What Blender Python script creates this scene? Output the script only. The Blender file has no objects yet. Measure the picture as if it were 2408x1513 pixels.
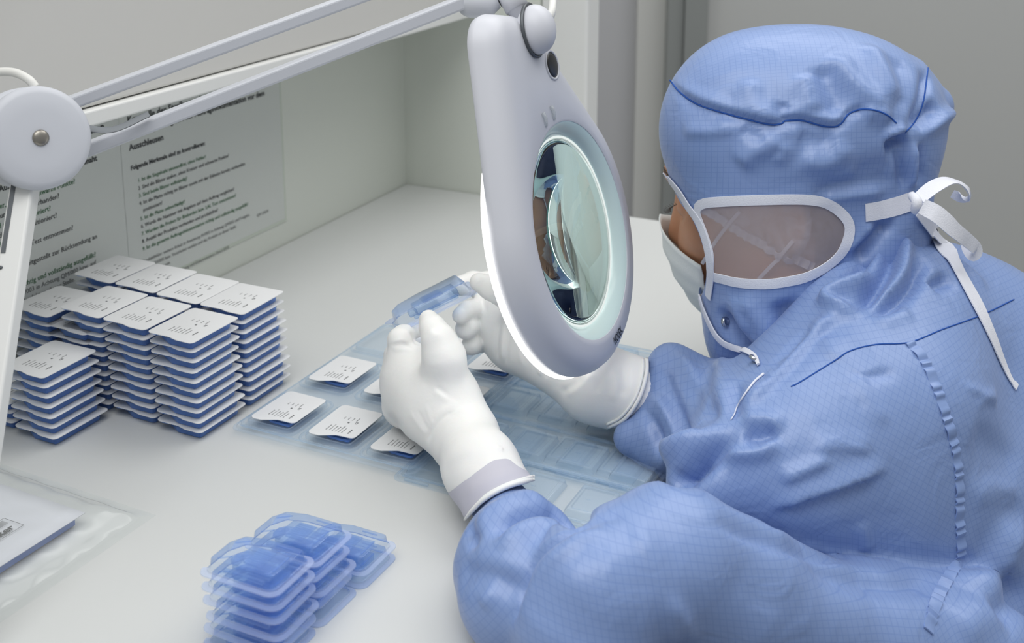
import bpy, bmesh, math, random
import numpy as np
from mathutils import Vector, Matrix
from mathutils.bvhtree import BVHTree
random.seed(7); np.random.seed(7)
scene = bpy.context.scene
COL = scene.collection
R = math.radians
# ------------------------------------------------------------------ camera
F, CX, CY, PITCH = 2850.0, 1204.0, 258.0, R(13)
TABLE = 0.75
CAM = np.array([0.0, 0.0, TABLE + 0.50])
FW = np.array([0, math.cos(PITCH), -math.sin(PITCH)])
UP = np.array([0, math.sin(PITCH), math.cos(PITCH)])
RT = np.array([1.0, 0, 0])
cd = bpy.data.cameras.new('camera'); cam = bpy.data.objects.new('camera', cd); COL.objects.link(cam)
cam.location = CAM; cam.rotation_euler = (R(90) - PITCH, 0, 0)
cd.sensor_width = 36; cd.lens = F / 2408 * 36
cd.shift_y = -(756.5 - CY) / 2408
cd.clip_start = 0.05
scene.camera = cam
def ray(x, y):
    return FW + RT * ((x - CX) / F) - UP * ((y - CY) / F)
def P(x, y, t):
    """the place seen at photo pixel (x, y) where one pixel spans t millimetres"""
    return CAM + ray(x, y) * (t * 1e-3 * F)
def T(x, y, z=0.0):
    """the place seen at pixel (x, y) at height z over the table top"""
    d = ray(x, y)
    return CAM + d * ((TABLE + z - CAM[2]) / d[2])
def on_plane(x, y, p0, n):
    d = ray(x, y); n = np.asarray(n)
    return CAM + d * (np.dot(np.asarray(p0) - CAM, n) / np.dot(d, n))
def pix(v):
    """photo pixel of points (N,3)"""
    q = np.atleast_2d(v) - CAM
    z = q @ FW
    return np.stack([CX + F * (q @ RT) / z, CY - F * (q @ UP) / z], 1)
BA = R(26)
EB = np.array([math.sin(BA), math.cos(BA), 0])      # along the poster wall, away from the camera
EA = np.array([math.cos(BA), -math.sin(BA), 0])     # along the back edge of the table, to the right
EZ = np.array([0, 0, 1.0])
# ------------------------------------------------------------------ objects
def link(name, me, mat=None, parent=None, loc=None):
    o = bpy.data.objects.new(name, me); COL.objects.link(o)
    if mat is not None and me is not None and len(me.materials) == 0: me.materials.append(mat)
    if parent is not None: o.parent = parent
    if loc is not None: o.location = loc
    return o
def tag(o, label, cat, group=None, kind=None):
    o['label'] = label; o['category'] = cat
    if group: o['group'] = group
    if kind: o['kind'] = kind
    return o
def struct(o, label=None):
    o['kind'] = 'structure'
    if label: o['label'] = label
    return o
def empty(name, loc, rz=0.0):
    o = bpy.data.objects.new(name, None); COL.objects.link(o)
    o.location = tuple(loc); o.rotation_euler = (0, 0, rz); o.empty_display_size = 0.02
    return o
def np_mesh(name, V, Q, smooth=True):
    V = np.asarray(V, np.float32); Q = np.asarray(Q, np.int32)
    me = bpy.data.meshes.new(name)
    me.vertices.add(len(V)); me.vertices.foreach_set('co', V.ravel())
    k = Q.shape[1]
    me.loops.add(Q.size); me.loops.foreach_set('vertex_index', Q.ravel())
    me.polygons.add(len(Q))
    me.polygons.foreach_set('loop_start', np.arange(0, Q.size, k, dtype=np.int32))
    me.polygons.foreach_set('use_smooth', np.full(len(Q), smooth))
    me.update(calc_edges=True)
    return me
def py_mesh(name, V, Fs, smooth=False):
    me = bpy.data.meshes.new(name)
    me.from_pydata([tuple(map(float, v)) for v in V], [], Fs)
    for p in me.polygons: p.use_smooth = smooth
    me.update()
    return me
def bm_mesh(name, bm, smooth=False, normals=True):
    if normals: bmesh.ops.recalc_face_normals(bm, faces=bm.faces)
    me = bpy.data.meshes.new(name); bm.to_mesh(me); bm.free()
    for p in me.polygons: p.use_smooth = smooth
    return me
def box_bm(bm, c, half, axes=(RT, np.array([0, 1.0, 0]), EZ), bevel=0.0):
    """an oriented box, optionally with rounded edges"""
    vs = []
    for sx in (-1, 1):
        for sy in (-1, 1):
            for sz in (-1, 1):
                vs.append(bm.verts.new(tuple(np.asarray(c) + axes[0] * half[0] * sx + axes[1] * half[1] * sy + axes[2] * half[2] * sz)))
    fs = [(0, 1, 3, 2), (4, 6, 7, 5), (0, 4, 5, 1), (2, 3, 7, 6), (0, 2, 6, 4), (1, 5, 7, 3)]
    ff = [bm.faces.new([vs[i] for i in f]) for f in fs]
    if bevel > 0:
        es = list({e for f in ff for e in f.edges})
        bmesh.ops.bevel(bm, geom=es, offset=bevel, segments=3, profile=0.5, affect='EDGES')
    return bm
def box(name, c, half, mat, axes=(RT, np.array([0, 1.0, 0]), EZ), bevel=0.0, parent=None):
    bm = bmesh.new(); box_bm(bm, c, half, axes, bevel)
    return link(name, bm_mesh(name, bm), mat, parent)
def catmull(pts, n=8, closed=False):
    pts = [np.asarray(p, float) for p in pts]
    out = []; m = len(pts)
    rng = range(m) if closed else range(m - 1)
    for i in rng:
        p1, p2 = pts[i], pts[(i + 1) % m]
        p0 = pts[(i - 1) % m] if closed or i > 0 else 2 * p1 - p2
        p3 = pts[(i + 2) % m] if closed or i + 2 < m else 2 * p2 - p1
        for k in range(n):
            s = k / n
            out.append(0.5 * (2 * p1 + (p2 - p0) * s + (2 * p0 - 5 * p1 + 4 * p2 - p3) * s * s + (3 * p1 - p0 - 3 * p2 + p3) * s ** 3))
    if not closed: out.append(pts[-1])
    return np.array(out)
def tube_mesh(name, pts, rad, n=10, closed=False, caps=True, smooth=True):
    pts = np.asarray(pts, float); m = len(pts)
    rad = np.full(m, rad) if np.isscalar(rad) else np.asarray(rad, float)
    tan = np.zeros_like(pts)
    for i in range(m):
        a = pts[(i - 1) % m] if closed or i > 0 else pts[i]
        b = pts[(i + 1) % m] if closed or i < m - 1 else pts[i]
        tan[i] = (b - a) / (np.linalg.norm(b - a) + 1e-12)
    nrm = np.cross(tan[0], [0.3, 0.2, 0.93]); nrm /= np.linalg.norm(nrm)
    V = []; 
    for i in range(m):
        nrm = nrm - tan[i] * np.dot(nrm, tan[i]); nrm /= np.linalg.norm(nrm) + 1e-12
        bi = np.cross(tan[i], nrm)
        for k in range(n):
            a = 2 * math.pi * k / n
            V.append(pts[i] + rad[i] * (math.cos(a) * nrm + math.sin(a) * bi))
    Fs = []
    for i in range(m if closed else m - 1):
        for k in range(n):
            a, b = i * n + k, i * n + (k + 1) % n
            c, d = ((i + 1) % m) * n + (k + 1) % n, ((i + 1) % m) * n + k
            Fs.append((a, b, c, d))
    if caps and not closed:
        Fs.append(tuple(range(n - 1, -1, -1))); Fs.append(tuple((m - 1) * n + k for k in range(n)))
    return py_mesh(name, V, Fs, smooth)
def lathe_mesh(name, prof, n=48, M=None, smooth=True):
    """prof: (radius, height) pairs from axis to axis, about local Z, placed by matrix M"""
    V = []; Fs = []; rows = []
    for r, z in prof:
        if r < 1e-6:
            rows.append([len(V)]); V.append((0, 0, z))
        else:
            rows.append(list(range(len(V), len(V) + n)))
            for k in range(n):
                a = 2 * math.pi * k / n
                V.append((r * math.cos(a), r * math.sin(a), z))
    for a, b in zip(rows[:-1], rows[1:]):
        for k in range(n):
            k2 = (k + 1) % n
            if len(a) == 1 and len(b) == 1: continue
            if len(a) == 1: Fs.append((a[0], b[k], b[k2]))
            elif len(b) == 1: Fs.append((a[k], b[0], a[k2]))
            else: Fs.append((a[k], b[k], b[k2], a[k2]))
    if M is not None: V = [tuple(M @ Vector(v)) for v in V]
    me = py_mesh(name, V, Fs, smooth)
    bm = bmesh.new(); bm.from_mesh(me); bmesh.ops.recalc_face_normals(bm, faces=bm.faces); bm.to_mesh(me); bm.free()
    return me
def frame(o, x, y, z):
    return Matrix(((x[0], y[0], z[0], o[0]), (x[1], y[1], z[1], o[1]), (x[2], y[2], z[2], o[2]), (0, 0, 0, 1)))
def unit(v):
    v = np.asarray(v, float); return v / np.linalg.norm(v)
def ribbon_mesh(name, pts, nrm, width, thick=0.0006, smooth=True, closed=False, rows=3):
    """a flat tape: pts along it, nrm = surface normal at each, width (number or list)"""
    pts = np.asarray(pts, float); nrm = np.asarray(nrm, float); m = len(pts)
    w = np.full(m, width) if np.isscalar(width) else np.asarray(width, float)
    V = []; per = 2 * rows
    for i in range(m):
        a = pts[(i - 1) % m] if closed or i > 0 else pts[i]
        b = pts[(i + 1) % m] if closed or i < m - 1 else pts[i]
        t = unit(b - a); n = unit(nrm[i] - t * np.dot(nrm[i], t)); s = np.cross(t, n)
        for k in range(rows):
            u = -1 + 2 * k / (rows - 1)
            V.append(pts[i] + s * w[i] / 2 * u + n * thick * (0.5 - 0.25 * u * u))
        for k in range(rows):
            u = 1 - 2 * k / (rows - 1)
            V.append(pts[i] + s * w[i] / 2 * u - n * thick * 0.5)
    Fs = []
    for i in range(m if closed else m - 1):
        j = (i + 1) % m
        for k in range(per):
            k2 = (k + 1) % per
            Fs.append((i * per + k, i * per + k2, j * per + k2, j * per + k))
    if not closed:
        Fs.append(tuple(range(per - 1, -1, -1))); Fs.append(tuple((m - 1) * per + k for k in range(per)))
    me = py_mesh(name, V, Fs, smooth)
    bm = bmesh.new(); bm.from_mesh(me); bmesh.ops.recalc_face_normals(bm, faces=bm.faces); bm.to_mesh(me); bm.free()
    me.set_sharp_from_angle(angle=R(38))
    return me
def text_mesh(name, lines, M, mat_of=None, extrude=0.00005):
    """lines: (text, x, y, size, material index, bold) laid out in the local plane of M; returns a mesh"""
    bm = bmesh.new()
    for (s, x, y, size, mi, bold) in lines:
        c = bpy.data.curves.new('t', 'FONT'); c.body = s; c.size = size; c.extrude = extrude
        c.resolution_u = 2
        if bold: c.offset = size * 0.022
        o = bpy.data.objects.new('t', c); COL.objects.link(o)
        dg = bpy.context.evaluated_depsgraph_get()
        me = bpy.data.meshes.new_from_object(o.evaluated_get(dg))
        me.transform(M @ Matrix.Translation((x, y, 0)))
        n0 = len(bm.faces); bm.from_mesh(me); bm.faces.ensure_lookup_table()
        for f in bm.faces[n0:]: f.material_index = mi
        bpy.data.objects.remove(o); bpy.data.curves.remove(c); bpy.data.meshes.remove(me)
    out = bpy.data.meshes.new(name); bm.to_mesh(out); bm.free()
    return out
# ------------------------------------------------------------------ materials
def srgb(r, g, b):
    f = lambda c: (c / 12.92 if c <= 0.04045 else ((c + 0.055) / 1.055) ** 2.4)
    return (f(r / 255), f(g / 255), f(b / 255), 1)
def nodes(name):
    m = bpy.data.materials.new(name); m.use_nodes = True
    return m, m.node_tree.nodes, m.node_tree.links, m.node_tree.nodes['Principled BSDF']
def plain(name, col, rough=0.5, spec=0.5, metal=0.0, bump=0.0, bscale=200.0, mottle=0.0, mscale=5.0, sss=0.0, coat=0.0):
    m, N, L, b = nodes(name)
    b.inputs['Base Color'].default_value = col; b.inputs['Roughness'].default_value = rough
    b.inputs['Specular IOR Level'].default_value = spec; b.inputs['Metallic'].default_value = metal
    b.inputs['Coat Weight'].default_value = coat
    tc = N.new('ShaderNodeTexCoord')
    if sss > 0:
        b.inputs['Subsurface Weight'].default_value = sss; b.inputs['Subsurface Scale'].default_value = 0.004
    if mottle > 0:
        n = N.new('ShaderNodeTexNoise'); n.inputs['Scale'].default_value = mscale; n.inputs['Detail'].default_value = 4
        L.new(tc.outputs['Object'], n.inputs['Vector'])
        mx = N.new('ShaderNodeMix'); mx.data_type = 'RGBA'
        mx.inputs[6].default_value = tuple(c * (1 - mottle) for c in col[:3]) + (1,)
        mx.inputs[7].default_value = tuple(min(1, c * (1 + mottle)) for c in col[:3]) + (1,)
        L.new(n.outputs['Fac'], mx.inputs[0]); L.new(mx.outputs[2], b.inputs['Base Color'])
    if bump > 0:
        n = N.new('ShaderNodeTexNoise'); n.inputs['Scale'].default_value = bscale; n.inputs['Detail'].default_value = 3
        L.new(tc.outputs['Object'], n.inputs['Vector'])
        bp = N.new('ShaderNodeBump'); bp.inputs['Strength'].default_value = bump; bp.inputs['Distance'].default_value = 0.001
        L.new(n.outputs['Fac'], bp.inputs['Height']); L.new(bp.outputs['Normal'], b.inputs['Normal'])
    return m
def clear_plastic(name, tint, gloss=1.0, rough=0.06, diffuse=0.08, edge=None):
    """thin clear sheet: tinted see-through, a little milky, with a fresnel gloss"""
    m, N, L, b = nodes(name); N.remove(b); out = N['Material Output']
    tr = N.new('ShaderNodeBsdfTransparent'); tr.inputs['Color'].default_value = tint
    di = N.new('ShaderNodeBsdfDiffuse'); di.inputs['Color'].default_value = edge or tint
    gl = N.new('ShaderNodeBsdfGlossy'); gl.inputs['Roughness'].default_value = rough
    lw = N.new('ShaderNodeLayerWeight'); lw.inputs['Blend'].default_value = 0.35
    pw = N.new('ShaderNodeMath'); pw.operation = 'MULTIPLY_ADD'; pw.inputs[1].default_value = 0.55; pw.inputs[2].default_value = diffuse
    L.new(lw.outputs['Facing'], pw.inputs[0])
    cl = N.new('ShaderNodeMath'); cl.operation = 'MULTIPLY'; cl.inputs[1].default_value = 0.6; cl.use_clamp = True
    L.new(pw.outputs[0], cl.inputs[0])
    m1 = N.new('ShaderNodeMixShader'); L.new(cl.outputs[0], m1.inputs[0]); L.new(tr.outputs[0], m1.inputs[1]); L.new(di.outputs[0], m1.inputs[2])
    fr = N.new('ShaderNodeFresnel'); ge = N.new('ShaderNodeNewGeometry')
    io = N.new('ShaderNodeMapRange'); io.inputs[3].default_value = 1.45; io.inputs[4].default_value = 1 / 1.45   # the sheet has two outer faces
    L.new(ge.outputs['Backfacing'], io.inputs[0]); L.new(io.outputs[0], fr.inputs['IOR'])
    fm = N.new('ShaderNodeMath'); fm.operation = 'MULTIPLY'; fm.inputs[1].default_value = gloss; fm.use_clamp = True
    L.new(fr.outputs[0], fm.inputs[0])
    m2 = N.new('ShaderNodeMixShader'); L.new(fm.outputs[0], m2.inputs[0]); L.new(m1.outputs[0], m2.inputs[1]); L.new(gl.outputs[0], m2.inputs[2])
    L.new(m2.outputs[0], out.inputs['Surface'])
    return m
def emit(name, col, strength):
    m, N, L, b = nodes(name); N.remove(b)
    e = N.new('ShaderNodeEmission'); e.inputs['Color'].default_value = col; e.inputs['Strength'].default_value = strength
    L.new(e.outputs[0], N['Material Output'].inputs['Surface'])
    return m
# ------------------------------------------------------------------ implicit shapes
class Field:
    def __init__(s, lo, hi, h):
        s.lo = np.asarray(lo, float); s.h = h
        n = np.ceil((np.asarray(hi) - s.lo) / h).astype(int) + 1
        s.ax = [(s.lo[i] + h * np.arange(n[i])).astype(np.float32) for i in range(3)]
        s.f = np.full(n, 0.2, np.float32); s.prims = []
    def _sl(s, lo, hi):
        sl = []
        for i in range(3):
            a = int(max(0, math.floor((lo[i] - s.lo[i]) / s.h))); b = int(min(len(s.ax[i]), math.ceil((hi[i] - s.lo[i]) / s.h) + 1))
            if b <= a: return None
            sl.append(slice(a, b))
        return tuple(sl)
    def add(s, fn, lo, hi, k=0.0, cut=False, pid=None):
        pad = 0.012 + 1.2 * k
        sl = s._sl(np.asarray(lo) - pad, np.asarray(hi) + pad)
        if pid is not None: s.prims.append((fn, pid))
        if sl is None: return
        X = s.ax[0][sl[0]][:, None, None]; Y = s.ax[1][sl[1]][None, :, None]; Z = s.ax[2][sl[2]][None, None, :]
        d = fn(X, Y, Z); f = s.f[sl]
        if cut: d = -d
        if k > 0:
            hh = np.maximum(k - np.abs(f - d), 0) / k
            r = (np.maximum(f, d) + hh * hh * k * 0.25) if cut else (np.minimum(f, d) - hh * hh * k * 0.25)
        else:
            r = np.maximum(f, d) if cut else np.minimum(f, d)
        s.f[sl] = r
    def cone(s, a, b, ra, rb, k=0.0, cut=False, pid=None):
        a = np.asarray(a, np.float32); b = np.asarray(b, np.float32); ba = b - a; L2 = float(ba @ ba) + 1e-12
        def fn(X, Y, Z):
            x, y, z = X - a[0], Y - a[1], Z - a[2]
            t = np.clip((x * ba[0] + y * ba[1] + z * ba[2]) / L2, 0, 1)
            return np.sqrt((x - t * ba[0]) ** 2 + (y - t * ba[1]) ** 2 + (z - t * ba[2]) ** 2) - (ra + (rb - ra) * t)
        rm = max(ra, rb)
        s.add(fn, np.minimum(a, b) - rm, np.maximum(a, b) + rm, k, cut, pid)
    def chain(s, pts, k=0.0, pid=None, cut=False, k0=None):
        """pts: (x, y, t, r_px) in photo pixels and mm per pixel"""
        q = [(P(x, y, t), r * t * 1e-3) for x, y, t, r in pts]
        if len(q) == 1: s.cone(q[0][0], q[0][0] + 1e-5, q[0][1], q[0][1], k, cut, pid)
        for i in range(len(q) - 1):
            s.cone(q[i][0], q[i + 1][0], q[i][1], q[i + 1][1], (k0 if (i == 0 and k0 is not None) else k), cut, pid)
    def ell(s, c, axes, rad, k=0.0, cut=False, pid=None):
        """axes: 3x3 rows = unit axes, rad: 3 semi-axes"""
        c = np.asarray(c, np.float32); A = np.asarray(axes, np.float32); r = np.asarray(rad, np.float32)
        def fn(X, Y, Z):
            x, y, z = X - c[0], Y - c[1], Z - c[2]
            k0 = 0; k1 = 0
            for i in range(3):
                u = (x * A[i, 0] + y * A[i, 1] + z * A[i, 2]) / r[i]
                k0 = k0 + u * u; k1 = k1 + (u / r[i]) ** 2
            k0 = np.sqrt(k0); k1 = np.sqrt(k1) + 1e-9
            return k0 * (k0 - 1) / k1
        ext = np.sqrt(sum((A[i] * r[i]) ** 2 for i in range(3)))
        s.add(fn, c - ext, c + ext, k, cut, pid)
    def label(s, V):
        best = np.full(len(V), 9.0, np.float32); lab = np.zeros(len(V), int)
        X, Y, Z = V[:, 0].astype(np.float32), V[:, 1].astype(np.float32), V[:, 2].astype(np.float32)
        for fn, pid in s.prims:
            d = fn(X, Y, Z); m = d < best
            best[m] = d[m]; lab[m] = pid
        return lab
    def mesh(s, smooth=2):
        f = s.f; S = f < 0
        c = np.zeros(tuple(n - 1 for n in f.shape), np.uint8)
        offs = [(i, j, k) for i in (0, 1) for j in (0, 1) for k in (0, 1)]
        n0, n1, n2 = c.shape
        for o in offs: c += S[o[0]:o[0] + n0, o[1]:o[1] + n1, o[2]:o[2] + n2]
        act = np.argwhere((c > 0) & (c < 8))
        ids = np.full(c.shape, -1, np.int32); ids[act[:, 0], act[:, 1], act[:, 2]] = np.arange(len(act))
        val = {o: f[act[:, 0] + o[0], act[:, 1] + o[1], act[:, 2] + o[2]] for o in offs}
        acc = np.zeros((len(act), 3)); cnt = np.zeros(len(act))
        for o in offs:
            for ax in range(3):
                if o[ax] == 1: continue
                p = list(o); p[ax] = 1; p = tuple(p)
                a, b = val[o], val[p]; m = (a < 0) != (b < 0)
                t = np.where(m, a / np.where(m, a - b, 1), 0)
                pt = np.tile(np.array(o, float), (len(act), 1)); pt[:, ax] = t
                acc[m] += pt[m]; cnt[m] += 1
        V = s.lo + s.h * (act + acc / cnt[:, None])
        Q = []
        for ax in range(3):
            b, d = (ax + 1) % 3, (ax + 2) % 3
            A0 = [slice(None)] * 3; A1 = [slice(None)] * 3
            A0[ax] = slice(0, -1); A1[ax] = slice(1, None)
            s0, s1 = S[tuple(A0)], S[tuple(A1)]
            e = np.argwhere(s0 != s1)
            e = e[(e[:, b] >= 1) & (e[:, d] >= 1) & (e[:, b] < f.shape[b] - 1) & (e[:, d] < f.shape[d] - 1)]
            inside = s0[e[:, 0], e[:, 1], e[:, 2]]
            def cell(db, dd):
                q = e.copy(); q[:, b] += db; q[:, d] += dd
                return ids[q[:, 0], q[:, 1], q[:, 2]]
            q = np.stack([cell(-1, -1), cell(0, -1), cell(0, 0), cell(-1, 0)], 1)
            q[~inside] = q[~inside][:, ::-1]
            Q.append(q)
        Q = np.concatenate(Q); Q = Q[(Q >= 0).all(1)]
        V = relax(V, Q, smooth)
        return V, Q
def relax(V, Q, it, lam=0.5, keep=None):
    E = np.concatenate([Q[:, [0, 1]], Q[:, [1, 2]], Q[:, [2, 3]], Q[:, [3, 0]]])
    E = np.concatenate([E, E[:, ::-1]])
    deg = np.bincount(E[:, 0], minlength=len(V)).astype(float); deg[deg == 0] = 1
    for i in range(it):
        for l in (lam, -lam * 1.03):
            M = np.stack([np.bincount(E[:, 0], weights=V[E[:, 1], a], minlength=len(V)) for a in range(3)], 1) / deg[:, None]
            V = V + l * (M - V)
    return V
def vnormals(V, Q):
    n = np.cross(V[Q[:, 2]] - V[Q[:, 0]], V[Q[:, 3]] - V[Q[:, 1]])
    N = np.zeros_like(V)
    for a in range(3):
        N[:, a] = sum(np.bincount(Q[:, c], weights=n[:, a], minlength=len(V)) for c in range(4))
    return N / (np.linalg.norm(N, axis=1, keepdims=True) + 1e-12)
def bvh_of(V, Q):
    return BVHTree.FromPolygons([tuple(v) for v in V.tolist()], Q.tolist())
def cast(bvh, x, y):
    d = unit(ray(x, y)); h = bvh.ray_cast(Vector(CAM), Vector(d))
    if h[0] is None: return None, None
    n = np.array(h[1]); n = n if np.dot(n, d) < 0 else -n
    return np.array(h[0]), n
def cast_line(bvh, pts, n=6, lift=0.0, closed=False):
    """a pixel polyline laid on a surface: points and normals (misses keep the depth of their neighbours)"""
    c = catmull([np.array(p, float) for p in pts], n, closed)
    out = []; last = None
    for q in c:
        p, nn = cast(bvh, q[0], q[1]); out.append([q, p, nn])
    good = [i for i, o in enumerate(out) if o[1] is not None]
    if not good: raise ValueError('line misses the surface: %s' % (pts,))
    for i, o in enumerate(out):
        if o[1] is None:
            j = min(good, key=lambda g: abs(g - i)); dz = np.dot(out[j][1] - CAM, FW)
            o[1] = CAM + ray(*o[0]) * dz; o[2] = out[j][2]
    pts3 = np.array([o[1] for o in out]); nn = np.array([o[2] for o in out])
    for it in range(2):                                   # even out the normals along the line
        nn[1:-1] = (nn[:-2] + 2 * nn[1:-1] + nn[2:]) / 4
    nn = nn / np.linalg.norm(nn, axis=1, keepdims=True)
    return pts3 + nn * lift, nn
def fold(V, N, bvh, pts, amp, wa, wb=None, taper=0.25, n=4):
    """push a crease along a pixel polyline into (amp<0) or out of (amp>0) the cloth; amp, widths in mm;
    wa / wb = widths left and right of the line as drawn (seen from the camera)"""
    wb = wb or wa; amp *= 1e-3; wa *= 1e-3; wb *= 1e-3
    try: L3, LN = cast_line(bvh, pts, n)
    except ValueError: return
    W = 3 * max(wa, wb)
    lo = L3.min(0) - W; hi = L3.max(0) + W
    idx = np.nonzero(((V > lo) & (V < hi)).all(1))[0]
    if len(idx) == 0: return
    v = V[idx]; best = np.full(len(idx), 9.0); val = np.zeros(len(idx))
    cum = np.concatenate([[0], np.cumsum(np.linalg.norm(np.diff(L3, axis=0), axis=1))]); tot = cum[-1] + 1e-9
    for i in range(len(L3) - 1):
        a, b = L3[i], L3[i + 1]; ab = b - a; l2 = ab @ ab
        if l2 < 1e-12: continue
        t = np.clip(((v - a) @ ab) / l2, 0, 1); q = v - (a + t[:, None] * ab)
        d = np.linalg.norm(q, axis=1)
        side = q @ np.cross(LN[i], ab)
        w = np.where(side > 0, wa, wb)
        s = (cum[i] + t * (cum[i + 1] - cum[i])) / tot
        tp = np.clip(np.minimum(s, 1 - s) / max(taper, 1e-3), 0, 1); tp = tp * tp * (3 - 2 * tp)
        g = amp * np.exp(-(d / w) ** 2) * tp
        m = d < best
        best[m] = d[m]; val[m] = g[m]
    V[idx] += N[idx] * val[:, None]
def in_poly(pts, poly):
    x, y = pts[:, 0], pts[:, 1]; poly = np.asarray(poly, float); r = np.zeros(len(x), bool)
    for i in range(len(poly)):
        (x1, y1), (x2, y2) = poly[i], poly[(i + 1) % len(poly)]
        if y1 == y2: continue
        c = ((y1 > y) != (y2 > y)) & (x < (x2 - x1) * (y - y1) / (y2 - y1) + x1)
        r ^= c
    return r
def sub_mesh(V, Q, keep):
    """faces flagged keep, with their own vertices; returns V, Q, index"""
    q = Q[keep]; u, inv = np.unique(q.ravel(), return_inverse=True)
    return V[u], inv.reshape(q.shape), u
def soften_cut(V, Q, mask, it=14):
    """smooth the saw-tooth line between faces in mask and the rest before the mesh is split there"""
    E = np.sort(np.concatenate([Q[:, [0, 1]], Q[:, [1, 2]], Q[:, [2, 3]], Q[:, [3, 0]]]), axis=1)
    fm = np.tile(mask, 4).astype(int)
    u, inv = np.unique(E, axis=0, return_inverse=True); inv = inv.ravel()
    a = np.bincount(inv, weights=fm, minlength=len(u)); n = np.bincount(inv, minlength=len(u))
    cut = u[(n == 2) & (a == 1)]
    if len(cut) == 0: return V
    V = V.copy(); src = np.concatenate([cut[:, 0], cut[:, 1]]); dst = np.concatenate([cut[:, 1], cut[:, 0]])
    deg = np.bincount(src, minlength=len(V)); idx = np.nonzero(deg >= 2)[0]
    for k in range(it):
        M = np.stack([np.bincount(src, weights=V[dst, c], minlength=len(V)) for c in range(3)], 1)
        V[idx] = 0.4 * V[idx] + 0.6 * M[idx] / deg[idx, None]
    return V
def biggest(Q, keep, nv):
    """of the faces flagged keep, only the largest connected patch"""
    q = Q[keep]; lab = np.arange(nv)
    for it in range(400):
        m = lab[q].min(1); new = lab.copy()
        np.minimum.at(new, q.ravel(), np.repeat(m, q.shape[1])); new = new[new]
        if (new == lab).all(): break
        lab = new
    l = lab[q[:, 0]]; big = np.bincount(l).argmax()
    out = keep.copy(); out[np.nonzero(keep)[0][l != big]] = False
    return out
# ================================================================== setting
M_table = plain('white laminate', srgb(207, 209, 208), rough=0.32, spec=0.35, mottle=0.012, mscale=9)
M_wallL = plain('grey-green panel', srgb(212, 216, 208), rough=0.3, spec=0.4, mottle=0.012, mscale=3)
M_white = plain('white powder coat', srgb(225, 226, 224), rough=0.4)
M_cab = plain('pale grey cabinet front', srgb(206, 205, 201), rough=0.45, mottle=0.01, mscale=2)
M_grey = plain('grey room wall', srgb(184, 185, 183), rough=0.6, mottle=0.012, mscale=2)
M_greyl = plain('light grey wall panel', srgb(182, 182, 184), rough=0.5, mottle=0.015, mscale=2)
M_jamb = plain('dark grey door jamb', srgb(138, 141, 139), rough=0.5)
M_floor = plain('grey vinyl floor', srgb(150, 152, 150), rough=0.4, mottle=0.04, mscale=14)
corner = T(955, 432)                      # where the poster wall, the back wall and the table meet
edge_r = np.array([0.215, 1.085, 0])      # a point of the table edge the worker sits at
def ab(a, b, z):                          # table coordinates from the corner: a to the right, b towards the camera
    return np.array([corner[0], corner[1], 0]) + EA * a - EB * b + EZ * z
a_edge = float((edge_r - corner)[:2] @ EA[:2])
AX = (EA, EB, EZ)
# table: the top board and its legs
tb = empty('work_table', ab(a_edge / 2, 0.7, 0))
def tbox(name, c, half, mat, bev=0.0):
    o = box(name, c, half, mat, AX, bev); o.parent = tb; o.matrix_parent_inverse = Matrix.Translation(-Vector(tb.location)); return o
top_c = ab(0, 0, TABLE - 0.0125)
a0, a1, b0, b1 = 0.001, a_edge, 0.001, 1.35
# the far edge of the table runs on to the right behind the worker
tbox('table_top', ab((a0 + a1) / 2, (b0 + b1) / 2, TABLE - 0.0125), ((a1 - a0) / 2, (b1 - b0) / 2, 0.0125), M_table, 0.002)
for aa in (a0 + 0.06, a1 - 0.06):
    for bb in (b0 + 0.06, b1 - 0.06):
        tbox('leg', ab(aa, bb, (TABLE - 0.0255) / 2), (0.022, 0.022, (TABLE - 0.0255) / 2), M_white, 0.003)
tag(tb, 'white laminate work table under the blue packs and the two gloved hands', 'table')
# poster wall and back wall of the bench
o = box('wall_left', ab(-0.0125, 0.62, 0.78), (0.012, 0.70, 0.78), M_wallL, AX); struct(o)
o = box('wall_back', ab(0.10, -0.0125, 0.93), (0.1125, 0.012, 0.93), M_wallL, AX); struct(o)
o = box('trim_1', ab(0.2465, -0.0225, 0.93), (0.0335, 0.021, 0.93), M_white, AX, 0.004); struct(o)
# overhead cabinet above the poster wall, its lower rim just over the lamp arm
T_CAB = 0.44
for it in range(30):                       # the cabinet ends just in front of the back wall
    q_ = on_plane(1128, 30, P(650, 165, T_CAB), EA); T_CAB -= 0.25 * ((q_ - corner)[:2] @ EB[:2] + 0.006) * 0.4
pn = EA                                                    # faces along EA
p_cab = P(650, 165, T_CAB)
def cab_pt(x, y): return on_plane(x, y, p_cab, pn)
zl = cab_pt(650, 170)[2]
b_end = -0.006; cabc = np.array([p_cab[0], p_cab[1], 0]); cabc = cabc + EB * (b_end - (cabc - corner)[:2] @ EB[:2] - 0.85)
cab = empty('overhead_cabinet', cabc + EZ * zl)
def cbox(name, c, half, mat, bev=0.0):
    o = box(name, c, half, mat, AX, bev); o.parent = cab; o.matrix_parent_inverse = Matrix.Translation(-Vector(cab.location)); return o
cbox('cabinet_body', cabc - EA * 0.052 + EZ * (zl + 0.285), (0.05, 0.85, 0.27), M_cab, 0.003)
cbox('lower_rim', cabc - EA * 0.046 + EZ * (zl + 0.007), (0.05, 0.85, 0.007), M_white, 0.002)
tag(cab, 'pale grey overhead cabinet with a white lower rim above the poster wall', 'cabinet')
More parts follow.
